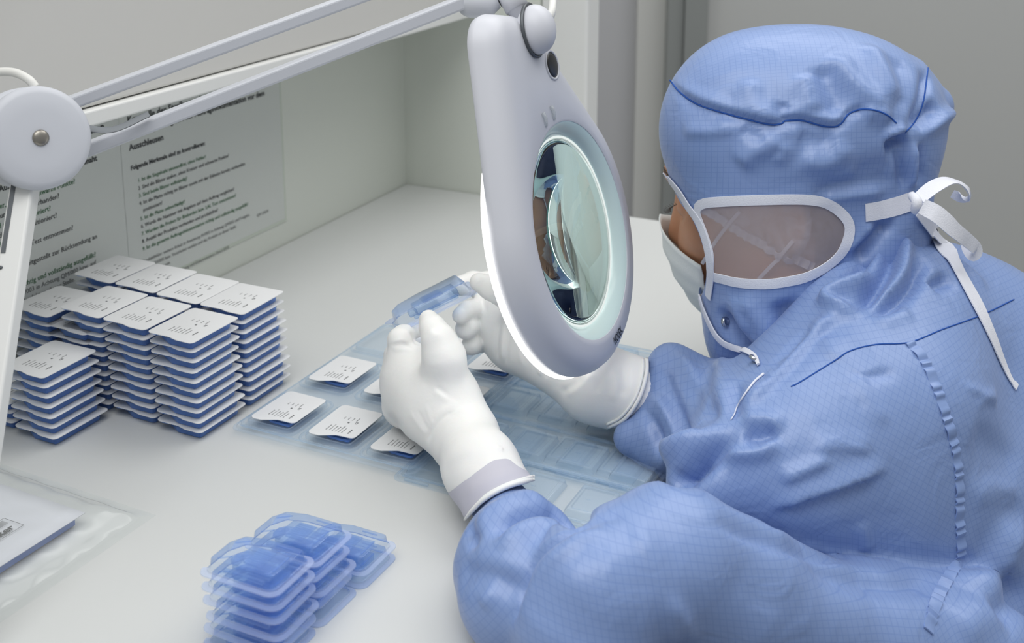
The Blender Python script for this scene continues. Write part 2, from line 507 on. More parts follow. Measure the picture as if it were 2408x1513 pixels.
# the room behind
o = box('floor', np.array([0, 2.0, -0.01]), (4.2, 4.2, 0.01), M_floor); struct(o)
WY = 2.45
def back_x(px): 
    d = ray(px, 250); return CAM[0] + d[0] * (WY / d[1])
def slab(name, x0, x1, y, mat, dep=0.05, z0=0.0, z1=2.7):
    o = box(name, ((back_x(x0) + back_x(x1)) / 2, y + dep, (z0 + z1) / 2), ((back_x(x1) - back_x(x0)) / 2, dep, (z1 - z0) / 2), mat); struct(o); return o
slab('wall_far', -2500, 1562, WY + 0.05, M_greyl)
slab('trim_2', 1562, 1598, WY - 0.02, M_jamb, 0.06)
slab('trim_3', 1599.5, 1652, WY - 0.03, M_jamb, 0.06)
slab('wall_right', 1652, 4600, WY, M_grey)
slab('trim_4', 1497, 1562, WY + 0.02, plain('pale door leaf', srgb(200, 200, 196), rough=0.5), 0.03)
# ================================================================== on the bench
M_lid = plain('white peel lid', srgb(226, 227, 228), rough=0.55, spec=0.3)
M_inkp = plain('small grey print', srgb(112, 114, 116), rough=0.7, spec=0.1)
M_ink = plain('black print', srgb(66, 68, 70), rough=0.7, spec=0.1)
M_inkg = plain('green print', srgb(52, 108, 66), rough=0.7, spec=0.1)
M_inkl = plain('grey print', srgb(122, 125, 124), rough=0.7, spec=0.1)
M_blis = clear_plastic('clear blue blister', (0.83, 0.90, 0.992, 1), gloss=1.0, rough=0.04, diffuse=0.06, edge=(0.33, 0.50, 0.91, 1))
M_flange = clear_plastic('milky blue flange', (0.80, 0.87, 0.99, 1), gloss=1.0, rough=0.12, diffuse=0.42, edge=(0.60, 0.69, 0.93, 1))
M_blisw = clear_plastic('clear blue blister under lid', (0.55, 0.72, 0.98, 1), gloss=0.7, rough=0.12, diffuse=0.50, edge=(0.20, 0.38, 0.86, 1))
M_tray = clear_plastic('clear pale blue tray', (0.925, 0.962, 0.99, 1), gloss=0.9, rough=0.08, diffuse=0.03, edge=(0.62, 0.76, 0.94, 1))
M_insert = clear_plastic('clear blue insert', (0.84, 0.91, 0.985, 1), gloss=1.0, rough=0.05, diffuse=0.08, edge=(0.42, 0.56, 0.86, 1))
def outline(corners, n=5):
    """corners: (x, y, radius) counter-clockwise; always n+1 points per corner"""
    out = []; m = len(corners)
    for i in range(m):
        p = np.array(corners[i][:2], float); r = corners[i][2]
        a = unit(np.array(corners[i - 1][:2]) - p); b = unit(np.array(corners[(i + 1) % m][:2]) - p)
        c = max(-1, min(1, a @ b)); half = math.acos(c) / 2
        d = r / math.tan(half); s = p + a * d; e = p + b * d
        cen = p + unit(a + b) * (r / math.sin(half))
        v0, v1 = s - cen, e - cen
        ang0 = math.atan2(v0[1], v0[0]); ang1 = math.atan2(v1[1], v1[0]); da = (ang1 - ang0 + math.pi) % (2 * math.pi) - math.pi
        rr = np.linalg.norm(v0)
        for k in range(n + 1):
            t = ang0 + da * k / n; out.append(cen + rr * np.array([math.cos(t), math.sin(t)]))
    return np.array(out)
def inset(poly, d):
    m = len(poly); out = np.zeros_like(poly)
    for i in range(m):
        t = unit(poly[(i + 1) % m] - poly[i - 1] + 1e-12); out[i] = poly[i] + np.array([-t[1], t[0]]) * d
    return out
def loft(bm, rings, cap0=False, cap1=True):
    """rings: (poly (N,2), z) with equal N"""
    rows = [[bm.verts.new((p[0], p[1], z)) for p in poly] for poly, z in rings]
    n = len(rows[0])
    for a, b in zip(rows[:-1], rows[1:]):
        for k in range(n):
            bm.faces.new((a[k], a[(k + 1) % n], b[(k + 1) % n], b[k]))
    if cap0: bm.faces.new(rows[0][::-1])
    if cap1: bm.faces.new(rows[-1])
    return rows
def sm(me, ang=40):
    for p in me.polygons: p.use_smooth = True
    me.set_sharp_from_angle(angle=R(ang)); return me
PL, PW = 0.060, 0.0455
def blister_mesh(name, L=PL, W=PW, h=0.0088, up=True, simple=False):
    s = 1e-3
    fl = outline([(0, 0, 7 * s), (L, 0, 7 * s), (L, W, 7 * s), (L * .45, W, 1 * s), (0, W, 7 * s), (0, W * .5, 1 * s)])
    b = (5.2 if not simple else 2.6) * s
    bd = outline([(b, b, 3.5 * s), (L - b, b, 5 * s), (L - b, W - b, 3 * s), (L * .42, W - b, 2 * s), (L * .18, W - b * 1.75, 2 * s), (b, W * .58, 3 * s)])
    q = 1 if up else -1
    bm = bmesh.new()
    rings = [(inset(fl, -0.2 * s), -0.7 * s * q), (fl, 0), (inset(bd, -1.9 * s), 0.15 * s * q), (inset(bd, -1.5 * s), 1.3 * s * q), (inset(bd, -0.4 * s), 1.5 * s * q),
             (bd, 2.2 * s * q), (inset(bd, 0.9 * s), h * q - 0.9 * s * q), (inset(bd, 1.3 * s), h * q - 0.25 * s * q), (inset(bd, 2.0 * s), h * q)]
    if simple: rings = [rings[1], rings[2], rings[5], rings[6], rings[8]]
    loft(bm, rings)
    me = sm(bm_mesh(name, bm), 22)
    for p in me.polygons:                       # the flat sealing flange is milky
        if abs(p.center.z) < 0.0009: p.material_index = 1
    return me
def rib_meshes(L=PL, W=PW, h=0.0088):
    s = 1e-3; out = []
    for (x0, y0, x1, y1, w) in [(.17 * L, W * .58, .31 * L, W * .72, .5 * s), (.60 * L, W * .78, .80 * L, W * .78, .5 * s), (.84 * L, W * .26, .84 * L, W * .62, .7 * s), (.18 * L, W * .18, .30 * L, W * .30, .5 * s)]:
        p, e = np.array([x0, y0, h]), np.array([x1, y1, h]); d = unit(e - p)
        out.append(sm(bm_mesh('rib', box_bm(bmesh.new(), (p + e) / 2, (np.linalg.norm(e - p) / 2, w, .35 * s), (d, np.cross(EZ, d), EZ), 0.15 * s))))
        out[-1].materials.append(M_blis)
    return out
def insert_mesh(L=PL, W=PW):
    s = 1e-3; bm = bmesh.new()
    box_bm(bm, (.56 * L, .48 * W, 3.6 * s), (.24 * L, .23 * W, 2.6 * s), bevel=.6 * s)
    box_bm(bm, (.54 * L, .50 * W, 6.6 * s), (.11 * L, .19 * W, .5 * s), bevel=.25 * s)
    box_bm(bm, (.29 * L, .42 * W, 3.2 * s), (.045 * L, .085 * W, 2.0 * s), bevel=.6 * s)
    box_bm(bm, (.52 * L, .17 * W, 2.2 * s), (.25 * L, .03 * W, 1.2 * s), bevel=.3 * s)
    for k in range(7): box_bm(bm, (.54 * L, (.36 + .045 * k) * W, 7.2 * s), (.09 * L, .010 * W, .12 * s))
    return sm(bm_mesh('insert', bm))
def lid_outline(L, W, kind):
    s = 1e-3
    if kind == 'stack':      # x along the length, the near short edge (x=0) has a soft wave
        c = [(0, 0, 4 * s), (L, 0, 4 * s), (L, W, 4 * s), (2.2 * s, W, 5 * s), (2.6 * s, W * .52, 9 * s), (0.2 * s, W * .34, 8 * s)]
    else:                    # in the tray: the peel corner stands out, the middle of the near edge is scooped
        c = [(7.5 * s, 0, 4 * s), (L, 0, 4 * s), (L, W, 5 * s), (0, W, 5 * s), (0.5 * s, W * .72, 6 * s), (7 * s, W * .40, 6 * s)]
    return outline(c)
def lid_mesh(L, W, kind):
    bm = bmesh.new(); o = lid_outline(L, W, kind)
    loft(bm, [(o, -0.0003), (o, 0.0002), (inset(o, 0.0004), 0.0003)], cap0=True)
    return sm(bm_mesh('lid', bm), 50)
def print_mesh(L, W):
    """small print: reads along the length, lines stepping towards the short near edge's right"""
    s = 1e-3; X0, Y = 0.26 * L, 0
    ln = []
    for k, t in enumerate(['REF 04-51285', 'Schraube 2,7 x 12', 'Screw locking', 'Vis de blocage', 'Ti6Al4V STERILE R', 'LOT K02A917']):
        ln.append((t, .20 * L, W * (.70 - .072 * k), 1.55 * s, 0, False))
    ln.append(('stryker', .22 * L, W * .20, 2.6 * s, 0, True))
    ln.append(('CE', .52 * L, W * .26, 3.2 * s, 0, True))
    ln.append(('\u25a0', .50 * L, W * .43, 2.2 * s, 0, True))
    for k, t in enumerate(['QTY 1', '2018-11', 'Rx only', '04546540']):
        ln.append((t, .60 * L, W * (.62 - .10 * k), 1.45 * s, 0, False))
    return text_mesh('print', ln, Matrix.Translation((0, 0, 0.00036)))
# pack axes: local x along the length, y to the left of it
def rotz_of(d): return math.atan2(d[1], d[0])
me_clear = blister_mesh('blister'); me_ins = insert_mesh(); me_ribs = rib_meshes()
WL, WW = 0.0615, 0.0512
me_white = blister_mesh('blister', WL - 0.003, WW - 0.003, 0.0079, up=False, simple=True)
me_lid = lid_mesh(WL, WW, 'stack'); me_lidt = lid_mesh(0.056, 0.0415, 'tray')
me_print = print_mesh(WL, WW); me_printt = print_mesh(0.056, 0.0415)
for m_, k_ in ((me_clear, M_blis), (me_ins, M_insert), (me_white, M_blisw), (me_lid, M_lid), (me_lidt, M_lid), (me_print, M_inkp), (me_printt, M_inkp)): m_.materials.append(k_)
me_clear.materials.append(M_flange); me_white.materials.append(M_blisw)
ORD = ['topmost', 'second from the top', 'third from the top', 'fourth from the top', 'fifth from the top', 'sixth from the top', 'seventh from the top', 'eighth from the top', 'ninth from the top', 'tenth from the top', 'eleventh from the top']
def white_pack(loc, rz, label, group, show_print=True, tilt=0.0):
    r = empty('blister_pack', loc, rz); r.rotation_euler = (tilt, 0, rz)
    link('blister', me_white, None, r, (0.0015, 0.0015, -0.0004)); ld = link('lid', me_lid, None, r); ld['label'] = 'white peel lid'
    if show_print: link('print', me_print, None, ld)
    return tag(r, label, 'blister pack', group)
rz_b = rotz_of(EB)
PITCH_W = 0.0088
rnd = random.Random(3)
def column(front, n, where, group, lean=(0, 0), z0=0.0, zz=0.0):
    """front = near right corner on the table; lids up, length along the poster wall"""
    for k in range(n):
        z = TABLE + z0 + PITCH_W * (k + 1) - 0.0002
        o = front + EA * (lean[0] * k + rnd.uniform(-.0006, .0006)) + EB * (lean[1] * k + rnd.uniform(-.0008, .0008))
        top = n - 1 - k
        word = 'printed white-lidded blue pack, ' if k == n - 1 else 'white-lidded blue pack, '
        pos = ORD[top] if k else 'lowest'
        # the length runs along EB, left of it is -EA
        white_pack((o[0], o[1], z), rz_b + rnd.uniform(-.012, .012), word + pos + ' ' + where, group, k == n - 1 or rnd.random() < 0.0)
A0 = T(474, 1043)
grp = 'white-lidded packs stacked on the left of the table'
ln_ = (-0.0006, 0.0002)
column(A0, 10, 'in the nearest corner column', grp, ln_)
column(A0 - EA * .0535 + EB * .003, 10, 'in the second column from the right, front row', grp, ln_)
column(A0 - EA * .107 + EB * .006, 10, 'in the third column from the right, front row', grp, ln_)
column(A0 - EA * .166 + EB * .003, 9, 'in the leftmost column of the front row', grp, ln_)
column(A0 + EB * .067, 10, 'in the rear right column', grp, (-0.0006, 0.0001))
column(A0 - EA * .0525 + EB * .069, 10, 'in the second column from the right, back row', grp, ln_)
column(A0 - EA * .105 + EB * .072, 10, 'in the third column from the right, back row', grp, ln_)
column(A0 - EA * .158 + EB * .074, 10, 'in the leftmost column of the back row', grp, ln_)
J0 = T(131, 1057)
column(J0, 7, 'in the low column at lower left', grp, (-0.0012, 0.0))
column(J0 + EB * .066 - EA * .022, 8, 'in the column behind that low left one', grp, (-0.0006, 0.0))
column(J0 - EA * .054 + EB * .004, 3, 'in the short column at the lamp post', grp, (0, 0))
# ---- clear blue packs, blisters up, in the foreground
def clear_pack(loc, rz, label, group, up=True):
    r = empty('clear_blister_pack', loc, rz)
    bl_ = link('blister', me_clear, None, r); link('insert', me_ins, None, r)
    for q in me_ribs: link('rib', q, None, bl_)
    return tag(r, label, 'blister pack', group)
rz_a = rotz_of(EA)
cg = 'clear blue packs stacked in the foreground'
M0 = T(748, 1480)            # near right corner of the middle column
def ccol(corner_, n, pitch, where, jit=0.0012):
    for k in range(n):
        o = corner_ - EA * PL + EA * rnd.uniform(-jit, jit) * (k < n - 1) * 2 + EB * rnd.uniform(-jit, jit) * (k < n - 1)
        clear_pack((o[0], o[1], TABLE + 0.0009 + pitch * k), rz_a + rnd.uniform(-.03, .03) * (k < n - 1), 'clear blue pack, ' + (ORD[n - 1 - k] if k else 'lowest') + ' ' + where, cg)
ccol(M0 - EB * .0455 + EA * .0025, 6, 0.0100, 'in the nearest foreground column')
ccol(M0 + EB * .0005, 5, 0.0104, 'in the middle foreground column')
ccol(M0 + EB * .0455 + EA * .006, 2, 0.0098, 'in the low rear foreground column')
# ---- clear trays
def tray_mesh(name, na, nb, pa, pb, kind):
    """x along EA, y along EB; a rim, and cells with recesses for packs or raised square pads"""
    s = 1e-3; L, W = na * pa, nb * pb; bm = bmesh.new()
    o = outline([(0, 0, 8 * s), (L, 0, 8 * s), (L, W, 8 * s), (0, W, 8 * s)], 6)
    loft(bm, [(inset(o, -.4 * s), 0.0), (o, 0.7 * s), (inset(o, 2.5 * s), 0.9 * s), (inset(o, 3.5 * s), 3.0 * s), (inset(o, 5.5 * s), 3.2 * s), (inset(o, 6.5 * s), 0.9 * s)], cap1=False)
    def quad(poly, z): bm.faces.new([bm.verts.new((p[0], p[1], z)) for p in poly])
    base = inset(o, 6.5 * s)
    quad(base, 0.9 * s)
    for i in range(na):
        for j in range(nb):
            cx, cy_ = pa * (i + .5), pb * (j + .5)
            if kind == 'recess':
                a, b = pa * .46, pb * .41
                c1 = outline([(cx - a, cy_ - b, 9 * s), (cx + a, cy_ - b, 9 * s), (cx + a, cy_ + b, 9 * s), (cx - a, cy_ + b, 9 * s)], 5)
                c2 = outline([(cx - a * .82, cy_ - b * .86, 5 * s), (cx + a * .82, cy_ - b * .86, 5 * s), (cx + a * .82, cy_ + b * .86, 5 * s), (cx - a * .82, cy_ + b * .86, 5 * s)], 5)
                loft(bm, [(inset(c1, -.8 * s), 0.9 * s), (c1, 2.3 * s), (inset(c1, 1.2 * s), 2.4 * s), (inset(c1, 2 * s), 1.3 * s)], cap1=False)
                loft(bm, [(inset(c2, -.5 * s), 1.3 * s), (c2, 4.6 * s), (inset(c2, .8 * s), 4.9 * s), (inset(c2, 1.5 * s), 4.8 * s)], cap1=False)
            else:
                a, b = pa * .33, pb * .30
                c1 = outline([(cx - a, cy_ - b, 1.6 * s), (cx + a, cy_ - b, 1.6 * s), (cx + a, cy_ + b, 1.6 * s), (cx - a, cy_ + b, 1.6 * s)], 4)
                c3 = outline([(cx - a * .78, cy_ - b * .82, 1.2 * s), (cx + a * .78, cy_ - b * .82, 1.2 * s), (cx + a * .78, cy_ + b * .82, 1.2 * s), (cx - a * .78, cy_ + b * .82, 1.2 * s)], 4)
                loft(bm, [(inset(c1, -1.6 * s), 0.9 * s), (inset(c1, -1.2 * s), 1.5 * s), (c1, 5.6 * s), (inset(c1, 0.9 * s), 6.0 * s), (c3, 6.0 * s), (inset(c3, .5 * s), 4.9 * s)])
                box_bm(bm, (cx - a * .25, cy_ - b * .05, 6.2 * s), (1.9 * s, .35 * s, .25 * s), (unit([1, .1, 0]), unit([-.1, 1, 0]), EZ), .12 * s)
                box_bm(bm, (cx - a * .05, cy_ - b * 1.52, 1.6 * s), (a * .72, 1.3 * s, .9 * s), bevel=.4 * s)
        
    if kind != 'recess':
        for j in range(nb + 1):
            y = pb * j + (pb * .02 if 0 < j < nb else (8.6 * s if j == 0 else -8.6 * s))
            box_bm(bm, (L / 2, y, 1.5 * s), (L / 2 - 8 * s, 1.1 * s, .8 * s), bevel=.5 * s)
    return sm(bm_mesh(name, bm), 35)
def tray(px, label, me, z=0.0002, rz=0.0, dx=0.0, dy=0.0):
    p = T(*px) + EA * dx + EB * dy
    o = link('clear_tray', me, M_tray, None, (p[0], p[1], TABLE + z)); o.rotation_euler = (0, 0, rz_a + rz)
    return tag(o, label, 'tray', 'clear thermoformed trays on the table'), p
me_t1 = tray_mesh('packed_tray', 3, 3, 0.060, 0.084, 'recess')
me_t2 = tray_mesh('empty_tray', 4, 4, 0.0455, 0.064, 'pad')
TR1 = T(540, 1022, 0.004)
t1, tp = tray((540, 1022), 'clear blue tray holding white-lidded packs under the near hand', me_t1, 0.0052)
tray((1036, 1062), 'empty clear tray with square pads between the two arms', me_t2, 0.0034)[0]
tray((918, 1128), 'empty clear tray whose edge lies under the near wrist', me_t2, 0.0002)[0]
ROWN = ['front row', 'second row', 'back row']; COLN = ['left', 'middle', 'right']
for j in range(3):
    for i in range(3):
        if (i, j) == (0, 2): continue
        c = tp + EA * (0.060 * (i + .5) + 0.0205) + EB * (0.084 * (j + .5) - 0.028)
        r = empty('blister_pack', (c[0], c[1], TABLE + 0.0108), rz_b + rnd.uniform(-.02, .02))
        b = link('blister', me_white, None, r, (0.0045, 0.0015, -0.0002)); b.scale = (0.84, 0.80, 0.52)
        ld = link('lid', me_lidt, None, r, (0.001, 0, 0)); ld['label'] = 'white peel lid with a scooped edge'
        link('print', me_printt, None, ld)
        tag(r, 'white-lidded pack lying in the clear tray, %s, %s' % (ROWN[j], COLN[i]), 'blister pack', 'white-lidded packs in the clear tray')
# ---- documents in a plastic bag at the lower left
M_paper = plain('white paper', srgb(222, 223, 230), rough=0.7, spec=0.2, mottle=0.01, mscale=25)
M_film = clear_plastic('clear film bag', (0.97, 0.985, 0.985, 1), gloss=1.0, rough=0.12, diffuse=0.015)
M_bluecard = plain('blue block of packs', srgb(86, 118, 184), rough=0.5)
pc = T(200, 1206, 0.011)                       # the paper's visible corner
d1 = unit(T(10, 1141, 0.011) - pc); d2 = unit(T(0, 1326, 0.011) - pc); d2 = unit(d2 - d1 * (d1 @ d2) * 1.0)
n_ = np.array([0, 0, 1.0])
bag = empty('document_bag', (pc[0], pc[1], TABLE))
def bpart(name, me, mat, par=None):
    o = link(name, me, mat); o.parent = par or bag
    if par is None: o.matrix_parent_inverse = Matrix.Translation(-Vector(bag.location))
    return o
def flat_sheet(name, c, ex, ey, lx, ly, nx, ny, zf, th):
    bm = bmesh.new(); g = []
    for i in range(nx + 1):
        row = []
        for j in range(ny + 1):
            p = c + ex * (lx * i / nx) + ey * (ly * j / ny); p = np.array([p[0], p[1], p[2] + zf(i / nx, j / ny)]); row.append(bm.verts.new(tuple(p)))
        g.append(row)
    for i in range(nx):
        for j in range(ny): bm.faces.new((g[i][j], g[i + 1][j], g[i + 1][j + 1], g[i][j + 1]))
    bmesh.ops.recalc_face_normals(bm, faces=bm.faces)
    if th > 0: bmesh.ops.solidify(bm, geom=bm.faces[:], thickness=th)
    return bm_mesh(name, bm, True)
bpart('sheet', flat_sheet('sheet', pc, d1, d2, 0.17, 0.105, 10, 8, lambda u, v: 0.0008 * math.sin(5 * u + 2) * v, 0.0006), M_paper)
bpart('blue_pad', bm_mesh('blue_pad', box_bm(bmesh.new(), pc + d1 * .095 + d2 * .056 - EZ * .0056, (.089, .052, .0042), (d1, d2, EZ), .001)), M_bluecard)
def film_z(u, v):
    e = min(u, 1 - u, v, 1 - v) * 9
    return 0.0128 * min(1, max(0, e - 0.45)) ** 0.6 + 0.0004 * math.sin(40 * u) * math.sin(33 * v)
fc_ = np.array([pc[0], pc[1], TABLE + 0.0004]) - d1 * .036 - d2 * .034
bpart('film', flat_sheet('film', fc_, d1, d2, 0.23, 0.165, 60, 54, film_z, 0), M_film)
tag(bag, 'clear plastic bag of white papers at the lower left by the lamp post', 'bag')
# the logo box on the sheet, reading away from the lamp post
lc = T(56, 1235, 0.0126)
tx = unit(EB); ty = -EA
lg = text_mesh('print', [('stryker', -0.0335, 0.0028, 0.0098, 0, True)], frame(lc - EZ * 0.0, tx, ty, EZ) @ Matrix.Translation((0.0, 0.0, 0)))
bm = bmesh.new(); bm.from_mesh(lg)
def rect_line(p, q):
    d = unit(q - p); box_bm(bm, (p + q) / 2, (np.linalg.norm(q - p) / 2, .00016, .00006), (d, np.cross(EZ, d), EZ))
c0, c1, c2_, c3 = lc, lc - tx * .045, lc - tx * .045 + ty * .020, lc + ty * .020
for p, q in ((c0, c1), (c1, c2_), (c2_, c3), (c3, c0)): rect_line(p, q)
for k in range(6): rect_line(c0 + ty * (.0125 + .0011 * k) - tx * .003, c1 + ty * (.0125 + .0011 * k) + tx * .003)
bpart('print', bm_mesh('print', bm), M_ink)
# ---- posters on the left wall
wall_o = ab(0.0, 0.0, TABLE)                 # the wall face, b towards the camera
def wall_at(px, py): return on_plane(px, py, wall_o, EA)
def poster(name, corner_px, w_, h_, lines, label, px_left):
    r_b = wall_at(*corner_px)                # lower right corner
    ex, ey, ez = EB, EZ, EA                  # text reads along +EB (away) with the wall facing +EA
    o = r_b + EA * 0.0016
    Mx = frame(o - EB * w_, ex, ey, ez)
    root = empty(name, o - EB * w_ / 2, 0)
    def pp(nm, me, mat, par=None):
        x = link(nm, me, mat); x.parent = root; x.matrix_parent_inverse = Matrix.Translation(-Vector(root.location)); return x
    pp('sheet', bm_mesh('sheet', box_bm(bmesh.new(), o - EB * w_ / 2 + EZ * h_ / 2 - EA * .0006, (w_ / 2, h_ / 2, .0003), (EB, EZ, EA))), M_poster)
    t = pp('print', text_mesh('print', lines, Mx @ Matrix.Translation((0, 0, 0.0001))), None)
    for m_ in (M_ink, M_inkg, M_inkl): t.data.materials.append(m_)
    pp('film_sleeve', bm_mesh('film_sleeve', box_bm(bmesh.new(), o - EB * w_ / 2 + EZ * h_ / 2 - EA * .0009, (w_ / 2 + .004, h_ / 2 + .004, .0002), (EB, EZ, EA))), M_sleeve)
    tag(root, label, 'notice', 'instruction sheets on the poster wall')
M_poster = plain('poster paper', srgb(204, 208, 204), rough=0.5, spec=0.3)
M_sleeve = plain('clear sleeve edge', srgb(196, 204, 192), rough=0.25, spec=0.5)
w_, h_ = 0.297, 0.205
def lay(items, x0, ytop, size, step):
    out = []; y = ytop
    for t, mi, bold, dx in items:
        if t: out.append((t, x0 + dx, y, size, mi, bold))
        y -= step
    return out
p2 = [('Kontrolle der Sterilverpackung vor der', .030, .176, .0118, 0, True), ('Beutelverpackung und der Auftragsdokumentation vor dem', .030, .1615, .0106, 0, True), ('Ausschleusen', .030, .1475, .0106, 0, True), ('Folgende Merkmale sind zu kontrollieren:', .030, .1265, .0078, 0, True)]
p2 += lay([('1. Ist die Siegelnaht einwandfrei, ohne Fehler?', 1, False, 0), ('2. Sind die Blister sauber, ohne Kratzer und schwarze Punkte?', 0, False, 0), ('3. Sind beide Blister vollst\u00e4ndig?', 1, False, 0), ('4. Ist die Platte richtig im Blister sowie mit der Etikette bereits verbunden', 0, False, 0), ('   positioniert?', 0, False, 0), ('5. Ist die Platte unbesch\u00e4digt?', 1, False, 0), ('6. Wurde die Nummer mit Angaben auf dem Auftrag verglichen?', 0, False, 0), ('7. Wurden die Proben f\u00fcr Bioburden bzw. LAL Test entnommen?', 1, False, 0), ('8. Anzahl der Produkte vorhanden und produktfrei?', 0, False, 0), ('9. Ist die gesamte Auftragsdokumentation richtig und vollst\u00e4ndig ausgef\u00fcllt?', 1, False, 0)], .040, .1115, .0066, .0083)
p2 += lay([('Ein Produktfehler: weitere Arbeit in Anweisung AV/003 in Achtung QM/002 und Freigabe,', 2, False, 0), ('QM/001 u. AV/002 bzw. Vorarbeiter melden und das Produkt an dieser Stelle', 2, False, 0), ('bereits verst\u00e4ndigt sein.', 2, False, 0), ('', 2, False, 0), ('Anweisung vor der Beutelverpackung und Dokumentation, Stand 2018', 2, False, 0)], .030, .0235, .0058, .0070)
p2.append(('QM 1/2018', .262, .018, .0054, 2, False))
p2 = [(t, .012 + (x - .03) * .86, y, sz * .88, mi, bo) for (t, x, y, sz, mi, bo) in p2]
poster('notice', (668, 514), 0.266, h_, p2, 'right printed instruction sheet with green and black lines, under the lamp arm', 0)
p1 = [('Kontrolle der Reinraumarbeiten und Ausschleusen', .020, .1720, .0125, 0, True), ('Platzr\u00e4umung und der Arbeitsplatz vor dem Ausschleusen', .014, .1520, .0112, 0, True), ('Folgende Merkmale bez\u00fcglich der Ausfr\u00e4sung, sowie gleiche Siegelnaht', .030, .1235, .0082, 0, True)]
p1 += lay([('1. Sind die Blister sauber, ohne Kratzer, Rand und schwarze Punkte?', 1, False, 0), ('2. Sind alle Teile (Platten, Schrauben und Platten) vorhanden?', 0, False, 0), ('3. Sind alle Etiketten, Beschriften und richtig positioniert?', 1, False, 0), ('4. Ist die Ware mit der Aufnahme oder Blister positioniert?', 0, False, 0), ('5. Ist der Platz sortiert und produktfrei?', 1, False, 0), ('6. Wurden die Proben f\u00fcr Bioburden bzw. LAL Test entnommen?', 0, False, 0), ('7. Sind die Kisten kontrolliert und produktfrei?', 1, False, 0), ('8. Sind Kisten und Wagen vorhanden und bereitgestellt zur R\u00fccksendung an', 0, False, 0), ('', 0, False, 0), ('9. Ist die gesamte Auftragsdokumentation richtig und vollst\u00e4ndig ausgef\u00fcllt?', 1, False, 0)], .034, .1080, .0072, .0090)
p1 += lay([('Ein Produktfehler: weitere Arbeit in Anweisung AV/003 in Achtung QM/002 bzw. auf', 2, False, 0), ('QM/001 u. AV/002 bzw. Vorarbeiter melden und Produkt an dieser Stelle.', 2, False, 0)], .024, .0190, .0066, .0080)
poster('notice', (303, 629), w_, h_, p1, 'left printed instruction sheet, partly hidden behind the lamp joint and post', 0)
# ================================================================== the worker
Fd = unit((-.90, .42, -.18)); Hu = unit(np.array([-.05, 0, 1]) - Fd * np.dot([-.05, 0, 1], Fd)); Lf = np.cross(Hu, Fd)
HS = 1.05
Ho = P(1880, 522, .345) - Lf * .078 * HS + Fd * .024
def H(f, l, u): return Ho + (Fd * f + Lf * l + Hu * u) * HS
HAX = (Fd, Lf, Hu)
# ---------------------------------------------------------------- cloth
def cloth_mat():
    m, N, L, b = nodes('blue cleanroom cloth')
    uv = N.new('ShaderNodeUVMap'); uv.uv_map = 'grid'
    sep = N.new('ShaderNodeSeparateXYZ'); L.new(uv.outputs[0], sep.inputs[0])
    lines = []
    for ax in 'XY':
        fr = N.new('ShaderNodeMath'); fr.operation = 'FRACT'; L.new(sep.outputs[ax], fr.inputs[0])
        sb = N.new('ShaderNodeMath'); sb.operation = 'SUBTRACT'; sb.inputs[1].default_value = 0.5; L.new(fr.outputs[0], sb.inputs[0])
        ab_ = N.new('ShaderNodeMath'); ab_.operation = 'ABSOLUTE'; L.new(sb.outputs[0], ab_.inputs[0])
        mr = N.new('ShaderNodeMapRange'); mr.inputs[1].default_value = 0.40; mr.inputs[2].default_value = 0.49
        mr.inputs[3].default_value = 0; mr.inputs[4].default_value = 1; L.new(ab_.outputs[0], mr.inputs[0]); lines.append(mr)
    mx = N.new('ShaderNodeMath'); mx.operation = 'MAXIMUM'; L.new(lines[0].outputs[0], mx.inputs[0]); L.new(lines[1].outputs[0], mx.inputs[1])
    ml = N.new('ShaderNodeMath'); ml.operation = 'MULTIPLY'; ml.inputs[1].default_value = 0.27; L.new(mx.outputs[0], ml.inputs[0])
    tc = N.new('ShaderNodeTexCoord')
    cm = N.new('ShaderNodeMix'); cm.data_type = 'RGBA'
    cm.inputs[6].default_value = srgb(*CLOTH); cm.inputs[7].default_value = srgb(72, 112, 188)
    L.new(ml.outputs[0], cm.inputs[0]); L.new(cm.outputs[2], b.inputs['Base Color'])
    b.inputs['Roughness'].default_value = 0.37; b.inputs['Specular IOR Level'].default_value = 0.6
    b.inputs['Sheen Weight'].default_value = 0.15; b.inputs['Sheen Roughness'].default_value = 0.4
    # soft crumple of the thin cloth
    n1 = N.new('ShaderNodeTexNoise'); n1.inputs['Scale'].default_value = 26; n1.inputs['Detail'].default_value = 2.5; n1.inputs['Distortion'].default_value = 1.2
    L.new(tc.outputs['Object'], n1.inputs['Vector'])
    b1 = N.new('ShaderNodeBump'); b1.inputs['Strength'].default_value = 0.30; b1.inputs['Distance'].default_value = 0.005
    L.new(n1.outputs['Fac'], b1.inputs['Height'])
    n2 = N.new('ShaderNodeTexVoronoi'); n2.inputs['Scale'].default_value = 17; n2.feature = 'F1'; n2.inputs['Randomness'].default_value = 1
    ds = N.new('ShaderNodeMix'); ds.data_type = 'VECTOR'; ds.inputs[0].default_value = 0.12
    L.new(tc.outputs['Object'], ds.inputs[4]); L.new(n1.outputs['Color'], ds.inputs[5]); L.new(ds.outputs[1], n2.inputs['Vector'])
    b2 = N.new('ShaderNodeBump'); b2.inputs['Strength'].default_value = 0.16; b2.inputs['Distance'].default_value = 0.004
    L.new(n2.outputs['Distance'], b2.inputs['Height']); L.new(b1.outputs['Normal'], b2.inputs['Normal'])
    L.new(b2.outputs['Normal'], b.inputs['Normal'])
    tl_ = N.new('ShaderNodeBsdfTranslucent'); L.new(cm.outputs[2], tl_.inputs['Color'])     # the cloth is thin
    ms = N.new('ShaderNodeMixShader'); ms.inputs[0].default_value = 0.18
    L.new(b.outputs[0], ms.inputs[1]); L.new(tl_.outputs[0], ms.inputs[2]); L.new(ms.outputs[0], N['Material Output'].inputs['Surface'])
    return m
CLOTH = (140, 166, 216)
M_cloth = cloth_mat()
